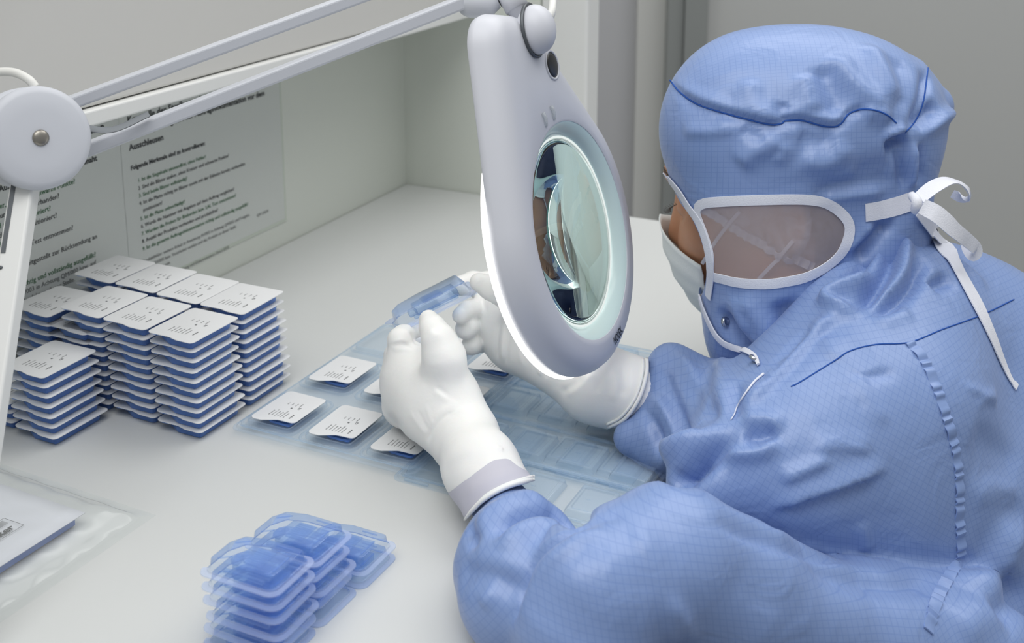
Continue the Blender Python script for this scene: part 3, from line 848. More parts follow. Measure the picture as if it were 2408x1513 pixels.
M_tape = plain('white cotton tape', srgb(226, 228, 236), rough=0.75, spec=0.2, bump=0.3, bscale=900)
M_seam = plain('dark blue stitching', srgb(52, 90, 165), rough=0.8, spec=0.1)
M_skin = plain('skin', srgb(186, 138, 108), rough=0.5, spec=0.35, sss=0.15, mottle=0.08, mscale=60, bump=0.15, bscale=900)
# ---------------------------------------------------------------- coverall
worker = empty('person', (0.36, 0.95, TABLE - 0.25))
def wear(name, me, mat=None, par=None):
    o = link(name, me, mat); o.parent = par or worker
    o.matrix_parent_inverse = Matrix.Translation(-Vector(worker.location)); return o
def sub(name, me, mat, par):
    o = link(name, me, mat); o.parent = par; return o     # par sits at the world origin of the worker's frame
def set_uv(me, uvs):
    l = me.uv_layers.new(name='grid')
    vi = np.empty(len(me.loops), np.int32); me.loops.foreach_get('vertex_index', vi)
    l.data.foreach_set('uv', uvs[vi].astype(np.float32).ravel())
def panel_uv(me, V, Q, labels, frames, pitch=0.0042):
    """each panel of cloth carries its own straight weave grid"""
    fl = np.array([np.bincount(labels[q]).argmax() for q in Q])
    l = me.uv_layers.new(name='grid'); out = np.zeros((Q.size, 2), np.float32); flat = Q.ravel(); fl4 = np.repeat(fl, Q.shape[1])
    for pid, (o, u, v) in frames.items():
        m = fl4 == pid; p = V[flat[m]] - o
        out[m, 0] = p @ u / pitch; out[m, 1] = p @ v / pitch
    l.data.foreach_set('uv', out.ravel())
def wframe(x, y, t, d1, d2):
    o = P(x, y, t); f = lambda d: unit(P(x + d[0], y + d[1], t) - o)
    return o, f(d1), f(d2)
C = Field((-0.11, 0.50, 0.60), (0.62, 1.32, 1.08), 0.0027)
c_fore, c_low, c_up, c_back, c_yoke, c_far = 1, 2, 3, 4, 5, 6
# trunk
C.chain([(2010, 860, .362, 150), (2060, 1050, .365, 300), (2250, 1400, .36, 370)], 0.05, c_yoke)
C.chain([(2120, 640, .36, 88), (2215, 770, .37, 158), (2330, 930, .375, 250), (2460, 1200, .37, 330)], 0.06, c_back)
C.chain([(1830, 900, .375, 105), (1850, 1010, .37, 150), (2000, 1180, .37, 210)], 0.05, c_yoke)
C.chain([(1900, 800, .39, 110), (1780, 900, .405, 90), (1740, 1000, .385, 105)], 0.04, c_yoke)
# far sleeve
C.chain([(1600, 925, .354, 96), (1650, 990, .346, 120), (1760, 1010, .367, 140)], 0.02, c_far)
C.chain([(1482, 1030, .345, 40), (1575, 1035, .345, 78), (1640, 1010, .345, 90)], 0.02, c_far)
C.chain([(1575, 850, .359, 38), (1640, 930, .355, 40)], 0.02, c_far)
# shoulder cape
C.chain([(2070, 690, .345, 95), (1985, 780, .338, 95), (1850, 905, .335, 62), (1760, 985, .33, 40)], 0.05, c_yoke)
C.chain([(2150, 800, .345, 150), (2120, 955, .330, 165), (2010, 1005, .325, 185), (1840, 1085, .314, 165), (1665, 1140, .306, 96)], 0.05, c_up)
C.chain([(2250, 1130, .345, 160), (2260, 1300, .345, 180)], 0.06, c_back)
C.chain([(1860, 1150, .322, 128), (2060, 1175, .325, 150), (2220, 1215, .332, 150)], 0.05, c_up)
# lower drape of the upper sleeve and the elbow
C.chain([(1372, 1462, .256, 178), (1400, 1395, .256, 162), (1490, 1350, .262, 166), (1575, 1314, .268, 172), (1720, 1390, .275, 170), (1870, 1462, .285, 158)], 0.005, c_low)
C.chain([(1870, 1462, .285, 158), (2040, 1505, .294, 162), (2240, 1535, .306, 192)], 0.012, c_low)
# near forearm sleeve
C.chain([(1240, 1388, .268, 166), (1226, 1335, .276, 158), (1222, 1300, .281, 132), (1214, 1252, .2935, 86), (1168, 1176, .310, 66)], 0.004, c_fore)
def table_cut(fd, up=.0006):
    fd.add(lambda X, Y, Z: np.maximum(Z - (TABLE + up), ((X - edge_r[0]) * EA[0] + (Y - edge_r[1]) * EA[1]) - 0.001) + 0 * X, (-.2, .4, .6), (.5, 1.4, TABLE + up), 0.004, True)
table_cut(C)
V, Q = C.mesh(3)
Nn = vnormals(V, Q); B0 = bvh_of(V, Q)
FOLDS = [
    # roll along the front edge of the upper sleeve and the dark pocket under it
    ([(1528, 1112), (1575, 1074), (1650, 1036), (1730, 1004)], 9, 9, 9),
    ([(1570, 1146), (1610, 1122), (1655, 1080), (1705, 1042), (1745, 1018)], -13, 6, 9),
    ([(1690, 1062), (1740, 1068), (1790, 1062), (1838, 1030)], 4.5, 4, 6),
    ([(1745, 1020), (1790, 1030), (1830, 1008)], -4.5, 7, 5),
    ([(1740, 985), (1800, 990), (1850, 1002)], 3, 8, 6),
    # creases across the upper sleeve
    ([(1800, 1208), (1870, 1180), (1960, 1150), (2100, 1098)], 3.4, 9, 2.2),
    ([(1815, 1216), (1880, 1180), (1960, 1160), (2080, 1115)], -2.6, 3, 10),
    ([(1828, 1136), (1880, 1112), (1960, 1076)], 2.8, 6, 4),
    ([(1900, 1060), (1980, 1050), (2060, 1060)], 2.0, 9, 4),
    ([(2015, 855), (2030, 910), (2060, 960), (2090, 1010)], 1.6, 5, 7),
    ([(1985, 870), (2040, 885), (2110, 872)], -1.8, 4, 5),
    ([(2025, 1225), (2035, 1270), (2038, 1305)], 1.6, 4, 6),
    ([(1640, 1215), (1760, 1262), (1880, 1300), (2000, 1320)], -3.0, 7, 4),
    # the drape below the long fold
    ([(1575, 1142), (1700, 1196), (1870, 1275), (2040, 1318), (2160, 1326), (2235, 1312)], 1.6, 4, 9),
    ([(1880, 1325), (2000, 1360), (2120, 1372), (2210, 1352)], -4.5, 9, 12),
    ([(1485, 1205), (1505, 1270), (1535, 1340), (1570, 1460), (1590, 1513)], 1.5, 9, 4),
    ([(1560, 1400), (1600, 1455), (1640, 1513)], 1.8, 6, 4),
    ([(1720, 1300), (1780, 1390), (1900, 1470)], -1.4, 16, 14),
    ([(1300, 1400), (1420, 1330), (1560, 1250)], 1.2, 10, 16),
    ([(1345, 1250), (1400, 1225), (1480, 1208)], -1.2, 4, 5),
    ([(1425, 1240), (1352, 1276), (1288, 1330), (1252, 1400), (1222, 1480)], 2.0, 5, 7),
    ([(1412, 1226), (1333, 1254), (1265, 1306), (1228, 1391), (1196, 1475)], -4.2, 4, 2.6),
    # forearm sleeve
    ([(1150, 1290), (1180, 1238), (1225, 1205), (1285, 1196), (1345, 1215), (1385, 1240)], -9.5, 7, 7),
    ([(1112, 1262), (1140, 1215), (1190, 1180), (1250, 1163), (1310, 1170)], 2.5, 7, 7),
    ([(1165, 1310), (1200, 1260), (1260, 1232), (1320, 1245)], 3.0, 7, 9),
    ([(1080, 1340), (1140, 1350), (1200, 1372), (1240, 1395)], -3.2, 6, 10),
    ([(1100, 1240), (1112, 1270), (1098, 1300)], -3.5, 5, 5),
    ([(1130, 1430), (1150, 1390), (1150, 1350)], 1.8, 5, 5),
    ([(1240, 1150), (1275, 1160), (1340, 1178)], -2.2, 3, 4),
    # cape and neck
    ([(2045, 575), (2020, 612), (1985, 662)], -9, 7, 7),
    ([(2098, 560), (2090, 620), (2050, 690), (1995, 735)], -9, 6, 7),
    ([(2086, 640), (2020, 668), (1955, 696), (1950, 714), (1990, 734), (2030, 745)], 8, 6, 6),
    ([(2128, 560), (2122, 640), (2085, 690), (2020, 730)], 7, 6, 7),
    ([(2170, 600), (2150, 660), (2090, 720), (2030, 748)], -7, 6, 9),
    ([(2185, 672), (2215, 660), (2235, 648)], -6, 5, 8),
    ([(2020, 742), (1960, 752), (1905, 800), (1850, 858), (1790, 920), (1730, 985)], 5, 5, 9),
    ([(1930, 760), (1870, 815), (1815, 880), (1765, 930)], -6, 10, 5),
    ([(1940, 790), (1960, 830), (1950, 850)], 2.2, 9, 8),
    ([(2060, 770), (2100, 745), (2150, 740)], 2.5, 10, 8),
    ([(2190, 560), (2230, 600), (2280, 640), (2330, 690)], 2.5, 6, 6),
    # back
    ([(2262, 905), (2300, 925), (2345, 948)], 1.8, 5, 3),
    ([(2300, 1420), (2340, 1340), (2390, 1240), (2408, 1200)], 7, 22, 14),
    ([(2275, 1370), (2310, 1320), (2360, 1240), (2400, 1160)], -4, 16, 14),
    ([(2330, 1470), (2370, 1400), (2408, 1340)], -6, 12, 14),
    ([(2250, 1500), (2300, 1450), (2350, 1430)], 4, 14, 14),
    ([(2280, 1010), (2340, 1060), (2408, 1100)], -2.5, 12, 18),
    ([(2290, 960), (2320, 935), (2345, 920)], 1.2, 4, 4),
    ([(2270, 1170), (2330, 1150), (2400, 1165)], 2.5, 8, 14),
    # far sleeve
    ([(1535, 850), (1560, 880), (1590, 960), (1620, 1040)], -4, 6, 9),
    ([(1580, 815), (1615, 860), (1650, 920), (1670, 980)], 3.5, 7, 7),
    ([(1520, 930), (1560, 950), (1590, 1010), (1600, 1060)], 4, 5, 6),
    ([(1505, 960), (1535, 990), (1565, 1060), (1590, 1090)], -5, 4, 6),
    ([(1640, 880), (1655, 930), (1690, 1000)], -5, 6, 8),
    # chest in front
    ([(1700, 850), (1700, 920), (1720, 980)], 4, 9, 9),
    ([(1730, 900), (1725, 950), (1735, 990)], -4, 6, 6),
]
for pts, amp, wa, wb in FOLDS: fold(V, Nn, B0, pts, amp * 1.5, wa, wb)
V = relax(V, Q, 2, 0.35)
pv = pix(V); lab = C.label(V)
YOKE = [(1690, 1010), (1760, 968), (1860, 910), (1882, 899), (1961, 850), (1999, 826), (2059, 811), (2138, 806), (2217, 775), (2309, 741), (2384, 705), (2460, 680)]
ARMH = [(2138, 806), (2169, 842), (2200, 907), (2227, 987), (2249, 1071), (2256, 1151), (2256, 1218), (2260, 1285), (2254, 1322), (2227, 1365), (2200, 1418), (2182, 1485), (2172, 1540), (2168, 1640)]
yk = in_poly(pv, YOKE + [(2460, 300), (1600, 300), (1600, 1010)]) & (lab != c_far)
bk = in_poly(pv, ARMH + [(2900, 1640), (2900, 500), (2460, 680)] + YOKE[::-1][1:5])
near = lab != c_far
lab[yk] = c_yoke
lab[bk & near & ~yk] = c_back
sl = near & ~yk & ~bk & (lab != c_fore) & (lab != c_low); lab[sl] = c_up
FR = {c_fore: wframe(1200, 1300, .28, (1, .75), (-.8, 1)), c_low: wframe(1700, 1350, .275, (1, -.16), (-.22, 1)),
      c_up: wframe(2000, 1050, .31, (1, .55), (-.62, 1)), c_back: wframe(2300, 1100, .35, (1, -.35), (.3, 1)),
      c_yoke: wframe(2100, 720, .35, (1, -.2), (.15, 1)), c_far: wframe(1560, 950, .36, (1, .2), (.5, 1))}
B1 = bvh_of(V, Q)
me = np_mesh('coverall', V, Q); panel_uv(me, V, Q, lab, FR)
coverall = wear('coverall', me, M_cloth)
coverall['label'] = 'loose blue overall with a fine dark grid weave'
def seam(name, pts, bvh, par, rad=0.00055, mat=None, lift=0.0002, n=8):
    L3, LN = cast_line(bvh, pts, n, lift)
    o = sub(name, tube_mesh(name, L3, rad, 6), mat or M_seam, par); return o
seam('seam', YOKE[2:-1], B1, coverall)
# puckered armhole seam: a tape gathered into little waves
L3, LN = cast_line(B1, ARMH[:-2], 26, 0.0006)
ph = np.cumsum(np.r_[0, np.linalg.norm(np.diff(L3, axis=0), axis=1)])
L3 = L3 + LN * (0.0009 * np.sin(ph * 2 * math.pi / 0.0085 + 1.4 * np.sin(ph * 310)))[:, None]
me = ribbon_mesh('armhole_seam', L3, LN, 0.0082, 0.0011, rows=5)
set_uv(me, np.zeros((len(me.vertices), 2)) + 0.5)
sub('armhole_seam', me, M_cloth, coverall)
# ---------------------------------------------------------------- hood
Hd = Field((0.06, 0.82, 0.78), (0.52, 1.24, 1.14), 0.0023)
Hd.chain([(1792, 306, .362, 241)])
Hd.chain([(1950, 292, .36, 226)], 0.03)
Hd.chain([(2055, 295, .36, 158)], 0.03)
Hd.chain([(2130, 225, .362, 80), (2196, 248, .362, 44)], 0.016)
Hd.chain([(2075, 400, .358, 108)], 0.02)
Hd.chain([(1800, 510, .36, 186)], 0.03)
Hd.chain([(1812, 620, .358, 150), (1818, 720, .358, 128), (1830, 860, .362, 118)], 0.03)
Hd.chain([(1792, 690, .366, 138), (1802, 780, .366, 128), (1815, 850, .366, 118)], 0.02)
Hd.chain([(1990, 500, .357, 128), (2060, 520, .357, 112)], 0.03)
Hd.chain([(2050, 560, .357, 105), (2060, 690, .357, 130)], 0.03)
V, Q = Hd.mesh(2)
Nn = vnormals(V, Q); B2 = bvh_of(V, Q)
CAPSEAM = [(1575, 188), (1600, 218), (1640, 245), (1700, 265), (1760, 281), (1812, 293), (1838, 290), (1848, 284), (1885, 283), (1930, 295), (1960, 298), (1978, 290), (1996, 268), (2025, 257), (2060, 260), (2088, 272), (2108, 290)]
HF = [
    (CAPSEAM, -2.0, 3, 5), ([(p[0], p[1] - 16) for p in CAPSEAM[:-1]], 1.6, 7, 4),
    ([(1846, 240), (1840, 262), (1836, 288)], -2.2, 5, 5), ([(1770, 180), (1765, 225), (1790, 260), (1830, 275)], 2.2, 9, 9),
    ([(1920, 150), (1945, 190), (1965, 240), (1975, 285)], -3.5, 12, 9), ([(1890, 170), (1900, 220), (1912, 270)], 2.6, 9, 9),
    ([(1950, 120), (2000, 190), (2050, 235), (2100, 275)], 4.0, 12, 8), ([(2040, 100), (2080, 180), (2110, 250)], 3.2, 10, 9),
    ([(2105, 130), (2125, 200), (2125, 275)], -2.2, 9, 9), ([(2020, 265), (2060, 262), (2095, 285)], 3.5, 5, 8),
    ([(2078, 345), (2110, 335), (2140, 322)], -8, 5, 9), ([(2072, 320), (2100, 318), (2135, 306)], 4, 6, 5),
    ([(2180, 168), (2172, 235), (2152, 285), (2128, 312)], -4, 5, 6), ([(2205, 245), (2180, 275), (2150, 300)], -5, 7, 7),
    ([(2238, 262), (2195, 292), (2150, 318)], 4, 6, 6), ([(2120, 330), (2122, 390), (2128, 450)], -4.5, 5, 5),
    ([(2146, 330), (2146, 390), (2140, 450)], 3.5, 5, 5), ([(2166, 330), (2164, 400), (2158, 440)], -3.5, 5, 5),
    ([(1735, 395), (1770, 360), (1810, 340), (1830, 310)], 3.0, 9, 8), ([(1600, 310), (1680, 308), (1745, 300)], 1.8, 7, 5),
    ([(1740, 300), (1770, 318), (1795, 340)], -2.0, 7, 5), ([(1880, 360), (1920, 385), (1965, 372), (2000, 330)], 3.0, 10, 9),
    ([(1870, 320), (1920, 330), (1970, 318)], -2.4, 8, 9), ([(1600, 235), (1650, 270), (1700, 300)], -1.2, 8, 8),
    ([(1850, 335), (1838, 372), (1820, 360)], 1.6, 5, 5), ([(1900, 455), (1980, 440), (2060, 428), (2120, 425)], -3.0, 8, 6),
    ([(1920, 462), (2000, 455), (2090, 445)], 2.4, 6, 6), ([(2000, 410), (2060, 395), (2110, 400)], -2.2, 9, 9),
    ([(2100, 505), (2060, 560), (2000, 620)], -6, 6, 7), ([(2060, 520), (2040, 560), (1990, 600)], 3.0, 7, 7),
    ([(1740, 690), (1760, 720), (1790, 770), (1800, 830)], 3, 10, 8), ([(1830, 700), (1850, 760), (1860, 830)], -5, 14, 9),
    ([(1795, 785), (1830, 800), (1860, 795)], 1.8, 5, 5), ([(1690, 720), (1715, 770), (1755, 825), (1785, 850)], -6, 7, 6),
    ([(1900, 680), (1905, 740), (1880, 800)], 3.5, 12, 9), ([(1720, 690), (1735, 740), (1760, 790)], 1.6, 6, 6),
]
for pts, amp, wa, wb in HF: fold(V, Nn, B2, pts, amp * 1.7, wa, wb)
V = relax(V, Q, 2, 0.35)
B2 = bvh_of(V, Q)
EDGE = [(1549, 380), (1553, 390), (1563, 414), (1583, 446), (1602, 482), (1626, 512), (1641, 545), (1655, 588), (1660, 630), (1660, 660), (1652, 690), (1646, 702)]
def fu(p):
    q = (np.atleast_2d(p) - Ho); return q @ Fd, q @ Lf, q @ Hu
# the opening: cut along the near edge, straight across the face
el, en = cast_line(B2, EDGE, 6)
ef, elat, eu = fu(el); o_ = np.argsort(eu)
vf, vl, vu = fu(V)
fe = np.interp(vu, eu[o_], ef[o_])
chin_u = eu.min() + 0.002
cutv = (vf > fe) & (vu < eu.max() + 0.004) & (vu > chin_u)
# the sheer window in the side
WIN = [(1640, 486), (1700, 474), (1800, 470), (1890, 469), (1945, 478), (1985, 508), (1998, 540), (1985, 585), (1950, 622), (1900, 650), (1850, 662), (1800, 668), (1740, 665), (1700, 656), (1672, 645), (1672, 600), (1658, 550)]
pv = pix(V)
winv = in_poly(pv, catmull([np.array(p, float) for p in WIN], 5, True)) & (vl > 0.02)
fc = cutv[Q].mean(1) >= 0.5; fw = biggest(Q, (winv[Q].mean(1) >= 0.5) & ~fc, len(V))
V = soften_cut(V, Q, fc); V = soften_cut(V, Q, fw)
Vh, Qh, uh = sub_mesh(V, Q, ~fc & ~fw)
me = np_mesh('hood', Vh, Qh)
th = np.arctan2(vl, vf); rr = np.sqrt(vl ** 2 + vf ** 2)
cap_uv = np.stack([(th * 0.10) / 0.0042, np.arctan2(vu - 0.02, rr) * 0.11 / 0.0042], 1)
low_o, low_u, low_v = wframe(1800, 400, .345, (1, -.02), (.03, 1))
low_uv = np.stack([(V - low_o) @ low_u, (V - low_o) @ low_v], 1) / 0.0042
cr = in_poly(pv, CAPSEAM + [(2180, 300), (2400, 100), (2000, -100), (1400, 0), (1500, 200)])
l = me.uv_layers.new(name='grid'); fcr = cr[Q].mean(1) > 0.5
qq = Q[~fc & ~fw]; fq = fcr[~fc & ~fw]
crown_o, crown_u, crown_v = wframe(1900, 180, .36, (1, .06), (.3, 1))
cr_uv = np.stack([(V - crown_o) @ crown_u, (V - crown_o) @ (crown_v + 0.75 * Lf)], 1) / 0.0042
uvs = np.where(np.repeat(fq, 4)[:, None], cr_uv[qq.ravel()], low_uv[qq.ravel()])
l.data.foreach_set('uv', uvs.astype(np.float32).ravel())
hood = wear('hood', me, M_cloth); hood['label'] = 'blue cleanroom hood with a gathered crown'
seam('seam', CAPSEAM, B2, hood, 0.0007)
seam('seam', [(2182, 160), (2172, 235), (2152, 285), (2128, 312)], B2, hood, 0.0006)
# window fabric
m, N_, L_, b_ = nodes('sheer grey mesh'); N_.remove(b_)
tr = N_.new('ShaderNodeBsdfTransparent'); tr.inputs['Color'].default_value = (1.0, 0.98, 0.985, 1)
df = N_.new('ShaderNodeBsdfDiffuse'); df.inputs['Color'].default_value = srgb(222, 208, 209)
mx = N_.new('ShaderNodeMixShader'); mx.inputs[0].default_value = 0.35
L_.new(tr.outputs[0], mx.inputs[1]); L_.new(df.outputs[0], mx.inputs[2]); L_.new(mx.outputs[0], N_['Material Output'].inputs['Surface'])
M_mesh = m
Vw, Qw, uw = sub_mesh(V, Q, fw)
wn = wear('side_window', np_mesh('side_window', Vw, Qw), M_mesh, hood); wn.matrix_parent_inverse = Matrix()
wn['label'] = 'sheer grey see-through window over the ear'
def tape(name, pts, bvh, par, width, lift=0.0008, n=6, closed=False, thick=0.0012):
    L3, LN = cast_line(bvh, pts, n, lift, closed)
    if closed:
        for it in range(2): L3 = (np.roll(L3, 1, 0) + 2 * L3 + np.roll(L3, -1, 0)) / 4
    return sub(name, ribbon_mesh(name, L3, LN, width, thick, closed=closed), M_tape, par)
tape('window_binding', WIN, B2, hood, 0.0082, 0.0010, 5, True)['label'] = 'white tape around the side window'
tape('face_binding', [(1564, 406), (1576, 422), (1600, 452), (1621, 487), (1644, 520), (1660, 560), (1670, 605), (1673, 650), (1668, 700)], B2, hood, 0.0080, 0.0016)['label'] = 'white tape edging the face opening'
# ---------------------------------------------------------------- the body inside the clothes
Bd = Field((-0.12, 0.55, 0.66), (0.60, 1.28, 1.16), 0.0030)
def hc(a, b, ra, rb, k=0.012, cut=False): Bd.cone(H(*a), H(*b), ra * HS, rb * HS, k, cut)
def he(c, rad, k=0.012, cut=False, ax=HAX): Bd.ell(H(*c), ax, np.array(rad) * HS, k, cut)
he((-0.012, 0, 0.035), (0.096, 0.073, 0.088), 0.0)                 # skull
he((0.045, 0, -0.030), (0.052, 0.060, 0.080), 0.03)                # face
hc((0.012, 0.042, -0.064), (0.056, 0.014, -0.096), 0.022, 0.017, 0.03)   # jaw, both sides
hc((0.012, -0.042, -0.064), (0.056, -0.014, -0.096), 0.022, 0.017, 0.03)
hc((0.000, 0.050, -0.040), (0.020, 0.044, -0.075), 0.020, 0.020, 0.03)
hc((0.000, -0.050, -0.040), (0.020, -0.044, -0.075), 0.020, 0.020, 0.03)
for s in (1, -1):
    hc((0.060, .040 * s, -0.018), (0.075, .026 * s, -0.032), 0.020, 0.016, 0.02)      # cheek bones
    hc((0.083, .034 * s, 0.030), (0.094, .014 * s, 0.030), 0.011, 0.010, 0.014)       # brows
    he((0.092, .031 * s, 0.004), (0.014, .018, .011), 0.010, True)                     # eye sockets
    he((0.078, .031 * s, 0.004), (0.0125, .0125, .0125), 0.003)                        # eyelids
    he((-0.012, .0755 * s, 0.002), (0.019, .006, .031), 0.006, False, (unit(Fd - Lf * .45 * s + Hu * .15), unit(Lf * s + Fd * .45), Hu))   # ears
    he((-0.006, .0835 * s, 0.002), (0.009, .006, .015), 0.004, True)
hc((0.089, 0, 0.016), (0.103, 0, -0.030), 0.0075, 0.0105, 0.010)     # nose
for s in (1, -1): hc((0.096, .008 * s, -0.036), (0.093, .010 * s, -0.036), 0.008, 0.008, 0.006)
hc((0.094, -0.018, -0.066), (0.094, 0.018, -0.066), 0.0075, 0.0075, 0.006)   # lips
hc((0.092, -0.014, -0.078), (0.092, 0.014, -0.078), 0.0075, 0.0075, 0.006)
he((0.104, 0, -0.072), (0.006, .024, .0016), 0.002, True)
neck = P(2010, 860, .362)
Bd.cone(H(-0.03, 0, -0.05), neck, 0.052, 0.058, 0.03)
Bd.chain([(2010, 860, .362, 110), (2060, 1050, .365, 235), (2250, 1330, .36, 260)], 0.05)
Bd.chain([(2010, 860, .362, 120), (2215, 820, .37, 95), (2330, 980, .375, 170)], 0.05)
Bd.chain([(2100, 900, .355, 110), (2110, 1010, .340, 110), (1860, 1440, .300, 80), (1600, 1380, .278, 90), (1330, 1395, .264, 100)], 0.02)          # near upper arm
Bd.chain([(1330, 1395, .264, 105), (1225, 1300, .283, 60), (1165, 1160, .309, 52), (1085, 1030, .330, 56), (1010, 920, .342, 70)], 0.012, k0=0.006)  # near forearm and hand
Bd.chain([(1960, 820, .40, 110), (1790, 930, .40, 85), (1650, 1000, .345, 62), (1500, 930, .355, 58), (1290, 838, .363, 50), (1200, 790, .37, 52)], 0.015)
table_cut(Bd)   # far arm and hand
V, Q = Bd.mesh(2)
pvb = pix(V)
BB = bvh_of(V, Q)
me = np_mesh('body', V, Q)
body = wear('body', me, M_skin); body['label'] = 'bare skin of the face and ear'
# eyes, lashes and brow
def ball(c, r, n=16):
    return lathe_mesh('eye', [(r * math.sin(math.pi * i / 12), r * -math.cos(math.pi * i / 12)) for i in range(13)], n, Matrix.Translation(Vector(c)))
M_eye = plain('eye white', srgb(226, 222, 216), rough=0.15)
M_hair = plain('dark brown hair', srgb(62, 50, 44), rough=0.6)
for s in (1, -1):
    sub('eye', ball(H(0.0780, .031 * s, 0.003), 0.0112 * HS), M_eye, body)
    V_ = []; F_ = []
    bm = bmesh.new()
    for k in range(10):                                   # each upper lash a fine tapering hair
        u = k / 9 - .5
        a = H(0.0955 - .012 * u * u, (.031 + .022 * u) * s, 0.0025); dr = unit(Fd * 1.0 + Lf * u * 1.2 * s - Hu * .25)
        mid = a + dr * 0.0040; tip = a + dr * 0.0070 + Hu * .0025
        t = tube_mesh('lash', catmull([a, mid, tip], 4), np.linspace(.00032, .00008, 9), 5); bm.from_mesh(t)
    sub('eyelashes', bm_mesh('eyelashes', bm, True), M_hair, body)
    bm = bmesh.new()
    for k in range(40):
        u = k / 39; a = H(0.1015 - .016 * u * u, (.014 + .032 * u) * s, 0.029 + .006 * math.sin(u * 3) + rnd.uniform(-.0025, .0025))
        dr = unit(Lf * s * .9 + Hu * (.5 - .7 * u) - Fd * .35)
        bm.from_mesh(tube_mesh('hair', [a - dr * .002, a + dr * .003, a + dr * .0065 - Fd * .001], [.0003, .0003, .0001], 5))
    sub('eyebrow', bm_mesh('eyebrow', bm, True), M_hair, body)
# hair and hair net: shells over the skull
def shell(name, mat, off, test, par):
    keep = np.array(test)[Q].mean(1) > 0.5
    Vs, Qs, us = sub_mesh(V + vnormals(V, Q) * off, Q, keep)
    o = wear(name, np_mesh(name, Vs, Qs), mat); return o
bf, bl, bu = fu(V)
headz = (np.abs(bl) < .095) & (bu > -0.11) & (np.sqrt(bf ** 2 + bl ** 2) < 0.14)
back = headz & (bf < 0.012 - 0.5 * (0.02 - bu)) & ((bf < -.030 - .1 * bu) | (bu > .045)) & (bf < 0.07)
shell('hair', M_hair, 0.0012, back | (headz & (bu > 0.062) & (bf < .085)), body)
m, N_, L_, b_ = nodes('sheer white hair net'); N_.remove(b_)
tr = N_.new('ShaderNodeBsdfTransparent'); tr.inputs['Color'].default_value = (0.95, 0.95, 0.97, 1)
df = N_.new('ShaderNodeBsdfDiffuse'); df.inputs['Color'].default_value = srgb(226, 226, 232)
nz = N_.new('ShaderNodeTexNoise'); nz.inputs['Scale'].default_value = 34; nz.inputs['Detail'].default_value = 5; nz.inputs['Distortion'].default_value = 2.0
tcn = N_.new('ShaderNodeTexCoord'); L_.new(tcn.outputs['Object'], nz.inputs['Vector'])
mr = N_.new('ShaderNodeMapRange'); mr.inputs[1].default_value = .35; mr.inputs[2].default_value = .75; mr.inputs[3].default_value = .18; mr.inputs[4].default_value = .62
L_.new(nz.outputs['Fac'], mr.inputs[0])
mx = N_.new('ShaderNodeMixShader'); L_.new(mr.outputs[0], mx.inputs[0])
L_.new(tr.outputs[0], mx.inputs[1]); L_.new(df.outputs[0], mx.inputs[2]); L_.new(mx.outputs[0], N_['Material Output'].inputs['Surface'])
M_net = m
NETL = [(1640, 482), (1690, 508), (1740, 540), (1790, 570), (1850, 600), (1910, 628)]
net_ok = headz & ~in_poly(pvb, NETL + [(1900, 720), (1700, 720), (1400, 600), (1400, 420), (1600, 440)]) & (bf < 0.082)
net = shell('hair_net', M_net, 0.0042, net_ok, body); net['label'] = 'sheer white crinkled hair net'
# the elastic frill of the net
L3, LN = cast_line(BB, NETL, 14, 0.0042)
ph = np.linspace(0, 1, len(L3))
L3 = L3 + LN * (0.0016 * np.sin(ph * 2 * math.pi * 15))[:, None]
M_frill = plain('white elastic frill', srgb(214, 212, 216), rough=0.8)
sub('frill', ribbon_mesh('frill', L3, LN, 0.0075, 0.0008, rows=5), M_frill, net)
# face mask, pleated, with its ties
M_mask = plain('white face mask', srgb(222, 228, 228), rough=0.8, spec=0.2, bump=0.2, bscale=700)
nu, nv = 24, 16; Vm = []; Fm = []
for i in range(nu + 1):
    u = -1 + 2 * i / nu
    for j in range(nv + 1):
        v = j / nv
        f0 = 0.117 + 0.004 * math.sin(v * math.pi) - 0.030 * v ** 1.8
        hgt = -0.026 - 0.084 * v + 0.014 * (1 - v) * (1 - abs(u)) - .012 * (1 - v) * abs(u)
        f = f0 - 0.052 * abs(u) ** 1.7; lat = 0.066 * u * (1 - .14 * v)
        pl_ = 0.0022 * (abs(((v * 4) % 1) - .5) * 2) * (1 - .3 * abs(u))
        Vm.append(H(f + pl_, lat, hgt))
for i in range(nu):
    for j in range(nv):
        a = i * (nv + 1) + j; Fm.append((a, a + nv + 1, a + nv + 2, a + 1))
bm = bmesh.new(); bm.from_mesh(py_mesh('m', Vm, Fm)); bmesh.ops.recalc_face_normals(bm, faces=bm.faces); bmesh.ops.solidify(bm, geom=bm.faces[:], thickness=0.0012)
mask = wear('face_mask', bm_mesh('face_mask', bm, True), M_mask); mask['label'] = 'white pleated face mask'
for pts in ([(1658, 612), (1680, 572), (1700, 545), (1722, 518), (1745, 492)], [(1775, 672), (1798, 645), (1820, 620), (1842, 595), (1870, 560)]):
    L3, LN = cast_line(BB, pts, 6, 0.0052)
    sub('tie_strap', ribbon_mesh('tie_strap', L3, LN, 0.0030, 0.0008), M_frill, mask)
